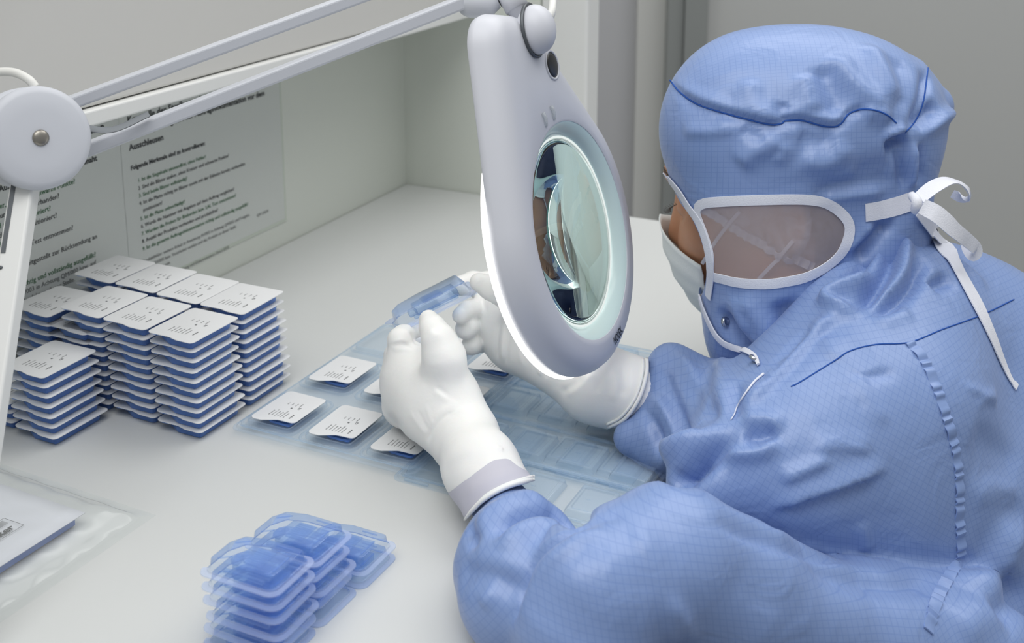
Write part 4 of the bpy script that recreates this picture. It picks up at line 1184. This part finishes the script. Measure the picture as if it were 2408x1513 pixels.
# ---------------------------------------------------------------- tapes tied at the back of the hood
BC = bvh_of(np.concatenate([np.array([v.co for v in hood.data.vertices]), np.array([v.co for v in coverall.data.vertices])]),
            np.concatenate([np.array([p.vertices[:] for p in hood.data.polygons]), np.array([p.vertices[:] for p in coverall.data.polygons]) + len(hood.data.vertices)]))
ties = wear('tie_tapes', tube_mesh('tie_tapes', catmull([P(2142, 458, .332), P(2156, 475, .328), P(2150, 500, .330)], 5), np.array([.004, .0058, .0064, .0066, .0068, .0068, .0068, .0066, .0062, .0054, .004]) * .62, 10), M_tape)
ties['label'] = 'white tape bow knotted behind the hood'
L3, LN = cast_line(BC, [(2034, 500), (2070, 494), (2110, 484), (2150, 470)], 6, 0.0012)
sub('tape_band', ribbon_mesh('tape_band', L3, LN, 0.0148, 0.001), M_tape, ties)
def free_tape(name, pts, nrm, wid):
    p = catmull([P(*q) for q in pts], 8)
    n = catmull([np.array(q, float) for q in nrm], 8)
    w = catmull([np.array([q, 0, 0]) for q in wid], 8)[:, 0] * 1e-3
    sub(name, ribbon_mesh(name, p, n, w, 0.0010), M_tape, ties)
cam_d = -unit(ray(2220, 560)); upv = np.array([0, 0, 1.0])
free_tape('bow_loop', [(2160, 468, .330), (2195, 440, .332), (2232, 424, .336), (2262, 436, .342), (2280, 458, .348), (2262, 466, .352), (2240, 456, .356)],
          [upv * .9 + cam_d * .7, upv + cam_d * .6, upv + cam_d * .4, upv * .8 + cam_d * .5 + RT * .4, RT + cam_d * .4, -upv * .4 + cam_d, cam_d], [11, 13, 13, 13, 11, 9, 7])
free_tape('bow_loop', [(2168, 485, .327), (2205, 505, .326), (2245, 540, .328), (2275, 565, .334), (2296, 585, .338), (2288, 600, .340), (2275, 585, .343), (2268, 560, .345)],
          [cam_d, cam_d + RT * .2 + upv * .3, cam_d + RT * .3 + upv * .3, cam_d + RT * .5, cam_d + RT * .6, cam_d, cam_d - RT * .4, cam_d - RT * .4], [12, 14, 14, 12, 11, 10, 9, 8])
tail = [(2160, 492), (2192, 535), (2228, 595), (2262, 655), (2300, 725), (2330, 790), (2352, 845), (2372, 890), (2388, 912)]
L3, LN = cast_line(BC, tail, 8, 0.0016)
L3[:24] += np.linspace(1, 0, 24)[:, None] * cam_d * 0.006
ww = np.interp(np.linspace(0, 1, len(L3)), [0, .15, .5, .7, .85, .92, .96, 1], [14, 18, 17.5, 12, 6, 4.5, 6.5, 6.5]) * 1e-3
sub('tape_tail', ribbon_mesh('tape_tail', L3, LN, ww, 0.0012), M_tape, ties)
# front edge of the hood bib with its press studs
BIB = [(1648, 694), (1656, 722), (1668, 752), (1685, 785), (1705, 806), (1735, 820), (1762, 832), (1779, 846), (1786, 862)]
L3, LN = cast_line(BC, BIB, 8, 0.0022)
L4, LN4 = cast_line(BC, [(1797, 882), (1776, 900), (1752, 932), (1735, 960), (1720, 990)], 8, 0.0010)
sub('placket_edge', tube_mesh('placket_edge', L4, np.linspace(.0010, .0004, len(L4)), 8), M_tape, hood)
sub('bib_binding', ribbon_mesh('bib_binding', L3, LN, np.interp(np.linspace(0, 1, len(L3)), [0, .15, .5, .8, 1], [.005, .0066, .0056, .0040, .0024]), 0.0016), M_tape, hood)
M_chrome = plain('bright metal', srgb(190, 192, 198), rough=0.2, metal=1.0)
for (x, y) in ((1706, 757), (1776, 851)):
    p, n = cast(BC, x, y); z = unit(n * .5 + RT * .6); xx = unit(np.cross(z, upv)); yy = np.cross(z, xx)
    sub('press_stud', lathe_mesh('press_stud', [(0, .0006), (.0022, .0006), (.0026, .0018), (.0036, .0020), (.0042, .0008), (.0042, -.001), (0, -.001)], 24, frame(p + n * .0022, xx, yy, z)), M_chrome, hood)
# ---------------------------------------------------------------- gloves
M_glove = plain('white latex glove', srgb(236, 236, 234), rough=0.42, spec=0.4, sss=0.10, bump=0.55, bscale=70)
M_cuff = plain('lilac grey glove cuff', srgb(194, 193, 204), rough=0.55, spec=0.3)
M_knit = plain('white knit cuff', srgb(224, 226, 232), rough=0.85, spec=0.1)
def glove(name, lo, hi, build, folds, h=0.00125):
    G = Field(lo, hi, h); build(G); V, Q = G.mesh(2)
    N = vnormals(V, Q); b = bvh_of(V, Q)
    for pts, amp, wa, wb in folds: fold(V, N, b, pts, amp, wa, wb)
    V = relax(V, Q, 2, 0.4)
    return V, Q
def near_hand(G):
    G.chain([(1178, 1182, .304, 92), (1130, 1100, .315, 84), (1088, 1022, .330, 73)], 0.012)
    G.chain([(1088, 1022, .330, 73), (1035, 955, .338, 88), (1002, 912, .345, 96)], 0.016)
    G.chain([(958, 905, .350, 60), (948, 955, .354, 50)], 0.016)
    G.chain([(1000, 985, .345, 52), (985, 925, .356, 60), (975, 890, .360, 52)], 0.014)
    # thumb
    G.chain([(1052, 912, .334, 52), (1044, 840, .331, 44), (1030, 797, .331, 37)], 0.012, k0=0.016)
    G.chain([(1030, 797, .331, 37), (1017, 772, .334, 30), (1008, 752, .337, 23)], 0.004)
    # four fingers: the index pinches, the others curl behind it
    G.chain([(952, 862, .348, 46), (942, 800, .347, 30), (948, 790, .349, 25), (970, 779, .353, 18), (990, 776, .355, 16)], 0.0025, k0=0.012)
    G.chain([(935, 880, .368, 40), (930, 836, .374, 27), (958, 808, .376, 21), (986, 803, .368, 16)], 0.002, k0=0.008)
    G.chain([(936, 915, .365, 36), (942, 870, .380, 27), (970, 846, .383, 24), (992, 838, .378, 20)], 0.002, k0=0.008)
    G.chain([(955, 925, .366, 30), (962, 900, .374, 24), (985, 880, .380, 21), (1005, 874, .376, 18)], 0.002, k0=0.008)
nf = [([(1000, 1040), (1020, 1005), (1045, 980), (1085, 962)], -1.6, 2.0, 4), ([(1010, 990), (1045, 962), (1085, 950)], 0.45, 2.5, 3), ([(1015, 915), (1050, 940), (1082, 952)], 0.5, 1.8, 3.5),
      ([(1022, 908), (1056, 930)], -0.6, 2, 2), ([(960, 965), (985, 1000), (1005, 1030)], 0.5, 2, 3), ([(980, 960), (1000, 1000), (1015, 1020)], -0.5, 2, 2), ([(1000, 950), (1012, 985), (1022, 1005)], 0.4, 2, 2),
      ([(918, 812), (945, 808), (968, 818)], -0.7, 1.5, 2), ([(918, 806), (945, 800), (962, 806)], 0.6, 1.5, 2), ([(920, 822), (950, 822), (975, 828)], 0.6, 2, 2), ([(962, 778), (975, 795), (978, 812)], -1.6, 2.5, 3),
      ([(1185, 1060), (1165, 1050)], 0.9, 2, 2), ([(1040, 1110), (1090, 1085), (1150, 1075)], -0.8, 6, 8), ([(1090, 1160), (1150, 1130), (1210, 1110)], 0.8, 5, 7), ([(1010, 770), (1020, 785), (1040, 790)], 0.5, 2, 3)]
V, Q = glove('glove', (-0.14, 0.70, 0.735), (0.04, 1.06, 0.93), near_hand, nf)
pv = pix(V)
edge_cut = in_poly(pv, [(1095, 1222), (1140, 1172), (1190, 1144), (1258, 1128), (1500, 1200), (1300, 1500), (1000, 1400)])
cuffz = in_poly(pv, [(1050, 1162), (1095, 1130), (1135, 1100), (1160, 1082), (1195, 1078), (1215, 1095), (1275, 1128), (1400, 1300), (1000, 1400), (1040, 1200)])
ke = edge_cut[Q].mean(1) > 0.5; kc = (cuffz[Q].mean(1) > 0.5) & ~ke
V = soften_cut(V, Q, ke); V = soften_cut(V, Q, kc)
Vg, Qg, _ = sub_mesh(V, Q, ~ke & ~kc); gl = wear('glove', np_mesh('glove', Vg, Qg), M_glove); BG0 = None; gl['label'] = 'white glove on the near hand'
Vg, Qg, _ = sub_mesh(V + vnormals(V, Q) * .0002, Q, kc); o = wear('cuff', np_mesh('cuff', Vg, Qg), M_cuff, gl); o.matrix_parent_inverse = Matrix(); o['label'] = 'lilac grey band of the glove at the sleeve'
BG = bvh_of(V, Q)
L3, LN = cast_line(BG, [(1094, 1222), (1112, 1200), (1140, 1174), (1190, 1146), (1230, 1134), (1256, 1129)], 6, 0.0006)
sub('rolled_edge', tube_mesh('rolled_edge', L3, np.interp(np.linspace(0, 1, len(L3)), [0, .2, .8, 1], [.0008, .0017, .0021, .0012]), 8), M_glove, gl)
L3, LN = cast_line(BG, [(1098, 1214), (1140, 1168), (1190, 1141), (1240, 1126), (1256, 1121)], 6, 0.0006)
sub('rolled_edge', tube_mesh('rolled_edge', L3, np.interp(np.linspace(0, 1, len(L3)), [0, .3, .8, 1], [.0005, .0010, .0015, .0009]), 8), M_glove, gl)
def far_hand(G):
    G.chain([(1474, 925, .355, 92), (1400, 902, .357, 86), (1300, 840, .363, 66)], 0.014)
    G.chain([(1300, 840, .363, 66), (1225, 792, .372, 76), (1180, 765, .376, 66)], 0.02)
    G.chain([(1250, 760, .372, 62), (1200, 722, .376, 50)], 0.02)
    # thumb over the pack, index behind it
    G.chain([(1262, 716, .364, 52), (1222, 698, .360, 44), (1188, 688, .357, 37), (1155, 676, .354, 30), (1126, 664, .353, 22)], 0.003, k0=0.014)
    G.chain([(1205, 690, .386, 44), (1150, 670, .388, 31), (1112, 666, .384, 27), (1082, 673, .378, 24)], 0.003, k0=0.012)
    # the three fingers under it
    G.chain([(1190, 742, .386, 38), (1140, 716, .380, 27), (1122, 728, .374, 25), (1098, 732, .368, 23), (1083, 742, .362, 20)], 0.0018, k0=0.010)
    G.chain([(1188, 780, .388, 38), (1140, 758, .383, 27), (1118, 764, .376, 26), (1096, 773, .366, 26)], 0.0018, k0=0.010)
    G.chain([(1188, 815, .388, 34), (1150, 800, .384, 24), (1128, 806, .377, 24), (1110, 811, .369, 25)], 0.0018, k0=0.010)
ff = [([(1178, 740), (1170, 790), (1168, 850)], -1.6, 2.5, 3), ([(1190, 735), (1184, 790), (1182, 855)], 1.3, 2, 3), ([(1206, 745), (1196, 800), (1190, 862)], -1.0, 2.5, 2.5), ([(1232, 755), (1222, 810), (1230, 870)], 0.9, 3, 4),
      ([(1150, 690), (1160, 705), (1166, 722)], -0.6, 2, 2), ([(1172, 690), (1180, 705), (1184, 722)], -0.6, 2, 2), ([(1265, 880), (1280, 872)], 1.1, 2, 2), ([(1290, 890), (1275, 868)], -0.9, 2.5, 2),
      ([(1316, 926), (1350, 905), (1375, 880)], -1.4, 3, 4), ([(1325, 932), (1360, 912), (1400, 870)], 1.2, 4, 3), ([(1435, 870), (1450, 900), (1440, 950)], 0.8, 3, 4), ([(1460, 860), (1472, 900), (1465, 940)], -0.8, 3, 4),
      ([(1400, 860), (1410, 890), (1400, 930)], -0.7, 3, 4), ([(1098, 765), (1104, 775), (1098, 786)], -0.5, 1.5, 2), ([(1128, 706), (1140, 722), (1142, 740)], -0.6, 2, 2)]
V, Q = glove('glove', (-0.08, 0.88, 0.74), (0.16, 1.16, 0.93), far_hand, ff)
pv = pix(V)
cutf = in_poly(pv, [(1524, 838), (1522, 880), (1505, 935), (1470, 985), (1428, 1008), (1460, 1200), (1800, 1100), (1700, 700)])
ke = cutf[Q].mean(1) > 0.5; V = soften_cut(V, Q, ke)
Vg, Qg, _ = sub_mesh(V, Q, ~ke); gl2 = wear('glove', np_mesh('glove', Vg, Qg), M_glove); gl2['label'] = 'white glove on the far hand'
BG2 = bvh_of(V, Q)
for off, r_ in ((0, .0018), (-9, .0012)):
    L3, LN = cast_line(BG2, [(1520 + off, 846), (1519 + off, 880), (1503 + off, 935), (1470 + off, 983 + off * .4), (1432 + off * .6, 1003 + off * .6)], 6, 0.0006)
    sub('rolled_edge', tube_mesh('rolled_edge', L3, r_, 8), M_glove, gl2)
kn = Field((0.02, 0.9, 0.72), (0.24, 1.1, 0.92), 0.002)
kn.chain([(1430, 915, .356, 78), (1512, 945, .354, 78), (1590, 970, .352, 74)]); table_cut(kn); Vk, Qk = kn.mesh(2)
ax_ = unit(P(1512, 945, .354) - P(1430, 915, .356)); ang = np.arctan2((Vk - P(1430, 915, .356)) @ np.cross(ax_, EZ), (Vk - P(1430, 915, .356)) @ EZ)
Vk = Vk + vnormals(Vk, Qk) * (0.0005 * np.sin(ang * 70))[:, None]
knit = wear('knit_cuff', np_mesh('knit_cuff', Vk, Qk), M_knit); knit['label'] = 'white ribbed cuff between far glove and sleeve'
# seat and legs of the overall, below the table
Lg = Field((0.0, 0.6, -0.005), (0.85, 1.45, 0.80), 0.010)
hipc = np.array([0.52, 0.96, 0.56])
Lg.cone(P(2250, 1400, .36), hipc, 0.128, 0.150, 0.05)
for (kx, ky, ax_, ay_, o_) in ((0.20, 0.80, 0.24, 0.80, -0.085), (0.16, 1.14, 0.20, 1.15, 0.085)):
    hp_ = hipc + np.array([0, o_, -0.03]); kn_ = np.array([kx, ky, 0.52]); an_ = np.array([ax_, ay_, 0.09])
    Lg.cone(hp_, kn_, 0.098, 0.074, 0.05); Lg.cone(kn_, an_, 0.074, 0.058, 0.03); Lg.cone(an_ - EZ * .04, an_ + np.array([-.15, 0, -.055]), 0.046, 0.036, 0.03)
Lg.cone(hipc, hipc + np.array([.02, 0, -.06]), .15, .14, .03)
Vl, Ql = Lg.mesh(2)
me = np_mesh('trousers', Vl, Ql); set_uv(me, np.stack([Vl[:, 0] + Vl[:, 1], Vl[:, 2]], 1) / .0042)
wear('trousers', me, M_cloth)
tag(worker, 'person in a blue hooded overall, white gloves and face mask bending over the table', 'person')
# ---------------------------------------------------------------- the pack held up to the lens
pa_, pb_ = P(926, 788, .3480), P(1132, 684, .3545)
lx = unit(pb_ - pa_); vd = -unit(ray(1030, 725)); pn_ = unit(np.cross(vd, lx)); pn_ = pn_ if pn_[2] > 0 else -pn_
hz = unit(pn_ * math.cos(R(15)) + unit(vd - lx * (vd @ lx)) * math.sin(R(15))); hy = np.cross(hz, lx)
hl = np.linalg.norm(pb_ - pa_)
hp = empty('clear_blister_pack', (0, 0, 0))
hp.matrix_world = frame(pa_, lx * (hl / PL), hy * 1.15, hz * 1.30)
link('blister', me_clear, None, hp); link('insert', me_ins, None, hp)
tag(hp, 'clear blue blister pack held up between the two gloved hands', 'blister pack')
# ================================================================== magnifier lamp
M_lamp = plain('lamp grey plastic', srgb(199, 201, 208), rough=0.42, spec=0.45)
M_arm = plain('lamp arm paint', srgb(196, 199, 206), rough=0.42, spec=0.45)
M_black = plain('black plastic', srgb(22, 22, 24), rough=0.35)
M_dark = plain('dark steel', srgb(92, 96, 100), rough=0.4, metal=0.6)
M_screw = plain('nickel screw', srgb(150, 146, 138), rough=0.35, metal=0.9)
M_led = emit('lit diffuser', (1, 0.985, 0.96, 1), 3.8)
Lc = P(1374, 538, .3315)
vdl = unit(ray(1374, 538)); Rv = unit(np.cross(vdl, EZ)); Uv = np.cross(Rv, vdl)
tl = R(9); side = Rv * math.cos(tl) + Uv * math.sin(tl)
LN_ = unit(side * math.sin(R(66)) - vdl * math.cos(R(66)))
Lm = unit(side * math.cos(R(66)) + vdl * math.sin(R(66)))      # in the plate, to the right and away
LM = np.cross(LN_, Lm)                                          # in the plate, up
if LM @ Uv < 0: LM = -LM
Mh = frame(Lc, Lm, LM, LN_)
Mi = Mh.inverted()
def head_loc(x, y):
    p = Mi @ Vector(on_plane(x, y, Lc, LN_)); return np.array([p[0], p[1]])
RO, RI, TH = 0.1121, 0.0852, 0.0256
ca, cb, R2 = head_loc(1209, 112), head_loc(1252, 114), 0.0287   # the two rounded shoulders at the top
Z2 = np.zeros(2)
NA = 300
def rho(phi):
    d = np.array([math.cos(phi), math.sin(phi)]); best = 0
    for (a_, ra, b_, rb) in ((Z2, RO, ca, R2), (Z2, RO, cb, R2), (ca, R2, cb, R2)):
        for k in range(61):                   # the hull as sweeps of circles between the lens circle and the shoulders
            s = k / 60; c = a_ + (b_ - a_) * s; r = ra + (rb - ra) * s
            b = d @ c; disc = b * b - (c @ c - r * r)
            if disc >= 0: best = max(best, b + math.sqrt(disc))
    return best
phis = [2 * math.pi * k / NA for k in range(NA)]
out = np.array([[rho(a) * math.cos(a), rho(a) * math.sin(a)] for a in phis])
def offs(poly, d):
    r = inset(poly, d); return r
inner = lambda r: np.array([[r * math.cos(a), r * math.sin(a)] for a in phis])
bm = bmesh.new()
prof = [(inner(RI + .004), -TH), (offs(out, .004), -TH), (offs(out, .001), -TH + .002), (out, -TH + .006), (out, -.018), (offs(out, .0016), -.0115), (offs(out, .0050), -.0058), (offs(out, .0100), -.0022), (offs(out, .0160), -.0006), (offs(out, .0220), 0)]
# towards the opening the top runs flat, then turns down into the hole
mid = 0.5 * offs(out, .0220) + 0.5 * inner(RI + .003)
prof += [(mid, 0), (inner(RI + .002), -.0002), (inner(RI + .0004), -.0008), (inner(RI), -.002), (inner(RI), -TH + .001), (inner(RI + .004), -TH)]
rows = [[bm.verts.new((p[0], p[1], z)) for p in poly] for poly, z in prof[:-1]]
for i in range(len(rows)):
    a, b = rows[i], rows[(i + 1) % len(rows)]
    for k in range(NA): bm.faces.new((a[k], a[(k + 1) % NA], b[(k + 1) % NA], b[k]))
lfoot = T(-112, 1600)
lamp = empty('magnifier_lamp', (lfoot[0], lfoot[1], TABLE))
def lp(name, me, mat=None, par=None):
    o = link(name, me, mat); o.parent = par or lamp
    if par is None: o.matrix_parent_inverse = Matrix.Translation(-Vector(lamp.location))
    return o
me = bm_mesh('lamp_head', bm); me.transform(Mh)
head = lp('lamp_head', sm(me, 50), M_lamp); head['label'] = 'pale grey tear-shaped lamp head'
# teal bezel around the glass, its bright rim, and the lens
M_bez = plain('pale teal clear bezel', srgb(214, 236, 233), rough=0.22, spec=0.6, sss=0.0)
lp('bezel', lathe_mesh('bezel', [(RI + .0005, -.0012), (RI - .001, -.0016), (RI - .0065, -.0062), (RI - .0105, -.0110), (RI - .0110, -.0140), (RI - .0005, -.0140), (RI + .0005, -.0012)], 96, Mh), M_bez, head)['label'] = 'pale teal bezel around the lens'
M_rim = emit('lens rim with added glow', (0.92, 1, 0.98, 1), 1.1)  # emission stands in for LED light caught by the glass edge
rp = [np.array([(RI - .0108) * math.cos(a), (RI - .0108) * math.sin(a), -.0112]) for a in phis]
lp('lens_rim', tube_mesh('lens_rim', [np.array(Mh @ Vector(p)) for p in rp], 0.0011, 8, closed=True), M_rim, head)
m, N_, L_, b_ = nodes('lens glass'); b_.inputs['Base Color'].default_value = (0.74, 0.945, 0.91, 1)
b_.inputs['Transmission Weight'].default_value = 1.0; b_.inputs['Roughness'].default_value = 0.0; b_.inputs['IOR'].default_value = 1.52
M_lens = m
LR = RI - .0118; lens_prof = [(0, -.0040)]
for k in range(1, 13):
    r = LR * k / 12; lens_prof.append((r, -.0040 - .0070 * (r / LR) ** 2))
lens_prof += [(LR, -.0145)]
for k in range(11, -1, -1):
    r = LR * k / 12; lens_prof.append((r, -.0215 + .0070 * (r / LR) ** 2))
lens = lp('lens', lathe_mesh('lens', lens_prof, 96, Mh), M_lens, head); lens['label'] = 'thick greenish magnifying glass'
M_inner = plain('dark teal inner wall', srgb(120, 190, 180), rough=0.3)
lp('inner_sleeve', lathe_mesh('inner_sleeve', [(RI - .0003, -.0142), (RI - .0035, -.0145), (RI - .0035, -TH + .001), (RI - .0003, -TH + .001), (RI - .0003, -.0142)], 96, Mh), M_inner, head)
# lit diffuser under the head
bm = bmesh.new()
o1 = np.array([[ (RO + .0012) * math.cos(a), (RO + .0012) * math.sin(a)] for a in phis])
loft(bm, [(inner(RI + .005), -TH - .0002), (o1 * .995, -TH - .0002), (o1, -TH - .0015), (o1 * .995, -TH - .0028), (o1 * .985, -TH - .0036), (inner(RI + .008), -TH - .0036), (inner(RI + .005), -TH - .0028), (inner(RI + .005), -TH - .0002)], cap1=False)
me = bm_mesh('diffuser', bm); me.transform(Mh); lp('diffuser', sm(me), M_led, head)['label'] = 'glowing white diffuser ring under the lamp head'
# switch, clips, lettering
def on_head(x, y, z=0.0): p = head_loc(x, y); return np.array(Mh @ Vector((p[0], p[1], z)))
def head_frame(x, y, z): return frame(on_head(x, y, z), Lm, LM, LN_)
sw = head_loc(1298, 153)
lp('switch_bezel', lathe_mesh('switch_bezel', [(.0128, -.001), (.0128, .0006), (.0118, .0012), (.0106, .0006), (.0106, -.001), (.0128, -.001)], 40, head_frame(1298, 153, 0) @ Matrix.Diagonal((.95, .95, 1, 1))), M_lamp, head)
lp('switch', lathe_mesh('switch', [(0, .0014), (.007, .0012), (.0104, .0004), (.0106, -.001), (0, -.001)], 40, head_frame(1298, 153, 0)), M_black, head)['label'] = 'black round switch'
M_clip = clear_plastic('clear clip', (0.9, 0.92, 0.92, 1), diffuse=.15, edge=(.8, .82, .82, 1))
for a_, b_ in (((1275, 266), (1284, 296)), ((1294, 250), (1303, 280))):
    p, q = on_head(*a_, .0006), on_head(*b_, .0006)
    lp('clip', tube_mesh('clip', [p, (p + q) / 2 + LN_ * .0010, q - LN_ * .001], [.0016, .0013, .0018], 8), M_clip, head)
tp_, tq_ = on_head(1447, 812, .0003), on_head(1462, 784, .0003)
tx = unit(tq_ - tp_); ty = np.cross(LN_, tx)
lg = text_mesh('lettering', [('HOLEX.', 0, 0, 0.0088, 0, True)], frame(tp_, tx, ty, LN_))
w_now = max((np.array(v.co) - tp_) @ tx for v in lg.vertices); k_ = np.linalg.norm(tq_ - tp_) * 1.15 / w_now
bm = bmesh.new(); bm.from_mesh(lg)
for v in bm.verts:
    d = np.array(v.co) - tp_; v.co = Vector(tp_ + tx * (d @ tx) * k_ + ty * (d @ ty) + LN_ * (d @ LN_))
lp('lettering', bm_mesh('lettering', bm), M_black, head)['label'] = 'black maker lettering on the rim'
# ball joint, collar, stem and cable
bc = on_head(1250, 72, .004)
lp('ball_joint', lathe_mesh('ball_joint', [(0.0151 * math.sin(math.pi * i / 20), -0.0151 * math.cos(math.pi * i / 20)) for i in range(21)], 40, frame(bc, Lm * 1.05, LM * 1.28, LN_)), M_lamp, head)['label'] = 'smooth grey ball joint'
cx_ = unit(bc - on_head(1374, 538)); 
lp('collar', lathe_mesh('collar', [(.0172, -.001), (.0178, .0012), (.0168, .0018), (.0150, .0008), (.0172, -.001)], 48, frame(bc - LN_ * .0035, Lm, LM * 1.22, LN_)), M_dark, head)
stem_a, stem_b = P(1236, 56, .325), P(1190, -26, .327)
lp('stem', tube_mesh('stem', [stem_a, stem_a + (stem_b - stem_a) * .42, stem_a + (stem_b - stem_a) * .43, stem_b], [.0084, .0080, .0094, .0094], 28), M_lamp, None)
lp('knuckle', tube_mesh('knuckle', [P(1166, -6, .330), P(1186, -18, .330), P(1180, -70, .330), P(1160, -118, .330), P(1122, -110, .330)], [.009, .012, .0115, .0100, .0085], 24), M_dark, None)
cab_pts = [P(1276, 58, .329), P(1286, 56, .325), P(1296, 36, .323), P(1300, 8, .325), P(1298, -30, .330), P(1270, -90, .332), P(1200, -124, .332)]
M_cord = plain('off-white cable', srgb(226, 226, 222), rough=0.45)
lp('cable', tube_mesh('cable', catmull(cab_pts, 8), 0.0030, 12), M_cord)
lp('cable_grommet', tube_mesh('cable_grommet', [P(1270, 62, .329), P(1279, 59, .327), P(1283, 58, .326)], [.0052, .0052, .0040], 20), M_lamp, head)
# the two parallel bars
def bar(name, a, b, hh, hw, bev=.0018):
    d = unit(b - a); s_ = unit(np.cross(d, EZ)); u_ = np.cross(s_, d)
    bm = box_bm(bmesh.new(), (a + b) / 2, (np.linalg.norm(b - a) / 2, hw, hh), (d, s_, u_), bev); return lp(name, bm_mesh(name, bm), M_arm)
ja = P(90, 325, .295)
bar('arm_bar', P(130, 255, .313), P(1120, -108, .330), .0047, .0062)['label'] = 'upper pale grey bar of the lamp arm'
bar('arm_bar', P(130, 381, .313), P(1106, -2, .326), .0051, .0062)['label'] = 'lower pale grey bar of the lamp arm'
lp('bar_end', tube_mesh('bar_end', [P(1098, 8, .328), P(1105, 6, .327), P(1150, 4, .327), P(1168, -4, .327)], [.0105, .0122, .0118, .0078], 24), M_arm)
# joint discs
axd = unit(RT * .60 - FW * .78 + UP * .06); xd = unit(np.cross(EZ, axd)); yd = np.cross(axd, xd)
def disc(name, c, r, th, mat, par=None):
    return lp(name, lathe_mesh(name, [(0, th), (r * .55, th), (r * .86, th * .86), (r * .96, th * .6), (r, th * .2), (r, -th * .7), (r * .97, -th), (0, -th)], 64, frame(c, xd, yd, axd)), mat, par)
jd = disc('joint_disc', ja, .0362, .0055, M_arm); jd['label'] = 'large round disc of the lamp joint'
disc('joint_disc', ja - axd * .0265 + EZ * .001, .0362, .0055, M_arm)
lp('joint_hub', lathe_mesh('joint_hub', [(0, .010), (.020, .010), (.020, -.010), (0, -.010)], 40, frame(ja - axd * .0130, xd, yd, axd)), M_dark)
lp('screw', lathe_mesh('screw', [(0, .0022), (.0040, .0019), (.0056, .0008), (.0058, -.001), (0, -.001)], 32, frame(ja + axd * .0055, xd, yd, axd)), M_screw, jd)
sa, sb, sc_ = P(176, 296, .306), P(262, 305, .308), P(350, 268, .312)
lp('spring_bracket', ribbon_mesh('spring_bracket', catmull([sa, sb, sc_], 8), [(-FW + EZ * .6)] * 17, 0.0048, 0.0012), M_dark)
lp('cable_loop', tube_mesh('cable_loop', catmull([P(-60, 190, .310), P(-20, 172, .309), P(30, 170, .308), P(66, 186, .306), P(84, 206, .306)], 8), 0.0032, 12), M_cord)
# post and its foot
pb0, pt0 = np.array([lamp.location[0], lamp.location[1], TABLE + .004]), P(62, 420, .298)
d = unit(pt0 - pb0); s_ = unit(np.cross(d, FW)); u_ = np.cross(s_, d)
post = lp('post', bm_mesh('post', box_bm(bmesh.new(), (pb0 + pt0) / 2, (np.linalg.norm(pt0 - pb0) / 2, .0083, .0075), (d, s_, u_), .002)), M_white); post['label'] = 'white upright post of the lamp'
gx = P(20, 500, .292); 
lp('post_slot', bm_mesh('post_slot', box_bm(bmesh.new(), pt0 - d * .030 - s_ * np.sign(s_ @ RT) * .0050 - u_ * np.sign(u_ @ FW) * .0076, (.026, .0016, .0003), (d, s_, u_))), M_dark, post)
lp('rivet', lathe_mesh('rivet', [(0, .0008), (.0012, .0008), (.0014, -.001), (0, -.001)], 16, frame(pt0 - d * .066 - s_ * np.sign(s_ @ RT) * .0050 - u_ * np.sign(u_ @ FW) * .0076, s_, d, -u_ * np.sign(u_ @ FW))), M_dark, post)
lp('foot', lathe_mesh('foot', [(0, .012), (.016, .012), (.024, .009), (.026, .004), (.026, 0), (0, 0)], 40, Matrix.Translation(Vector((pb0[0], pb0[1], TABLE)))), M_lamp)
tag(lamp, 'pale grey magnifier lamp on a jointed arm, its lens between the face and the hands', 'lamp')
# ================================================================== light
w = bpy.data.worlds.new('room light'); scene.world = w; w.use_nodes = True
bg = w.node_tree.nodes['Background']; bg.inputs['Color'].default_value = (0.93, 0.96, 1.0, 1); bg.inputs['Strength'].default_value = 0.50
def area(name, loc, look, size, power, col=(1, 1, 1), sy=None):
    l = bpy.data.lights.new(name, 'AREA'); l.energy = power; l.color = col; l.size = size
    if sy: l.shape = 'RECTANGLE'; l.size_y = sy
    o = bpy.data.objects.new(name, l); COL.objects.link(o); o.location = loc
    o.rotation_euler = (Vector(look) - Vector(loc)).to_track_quat('-Z', 'Y').to_euler()
    return o
area('ceiling_panel', (-0.5, 0.2, 2.75), (-0.2, 1.0, 0.8), 2.2, 44, (1, 0.99, 0.97), 1.5)
area('ceiling_panel', (1.0, 1.6, 2.75), (0.4, 1.2, 0.8), 2.2, 32, (1, 0.99, 0.97), 1.5)
area('ceiling_panel', (-0.4, 2.6, 2.75), (-0.4, 2.4, 0.8), 2.2, 20, (1, 0.99, 0.97), 1.2)
scene.view_settings.view_transform = 'Standard'
scene.view_settings.look = 'None'
scene.view_settings.gamma = 1.0
scene.view_settings.use_curve_mapping = False
scene.view_settings.exposure = -0.32
cy = scene.cycles
cy.max_bounces = 14; cy.diffuse_bounces = 4; cy.glossy_bounces = 5; cy.transmission_bounces = 10
cy.transparent_max_bounces = 40
cy.caustics_reflective = False; cy.caustics_refractive = False
cy.use_denoising = True
cd.dof.use_dof = True
cd.dof.focus_distance = 0.93
cd.dof.aperture_fstop = 8.5
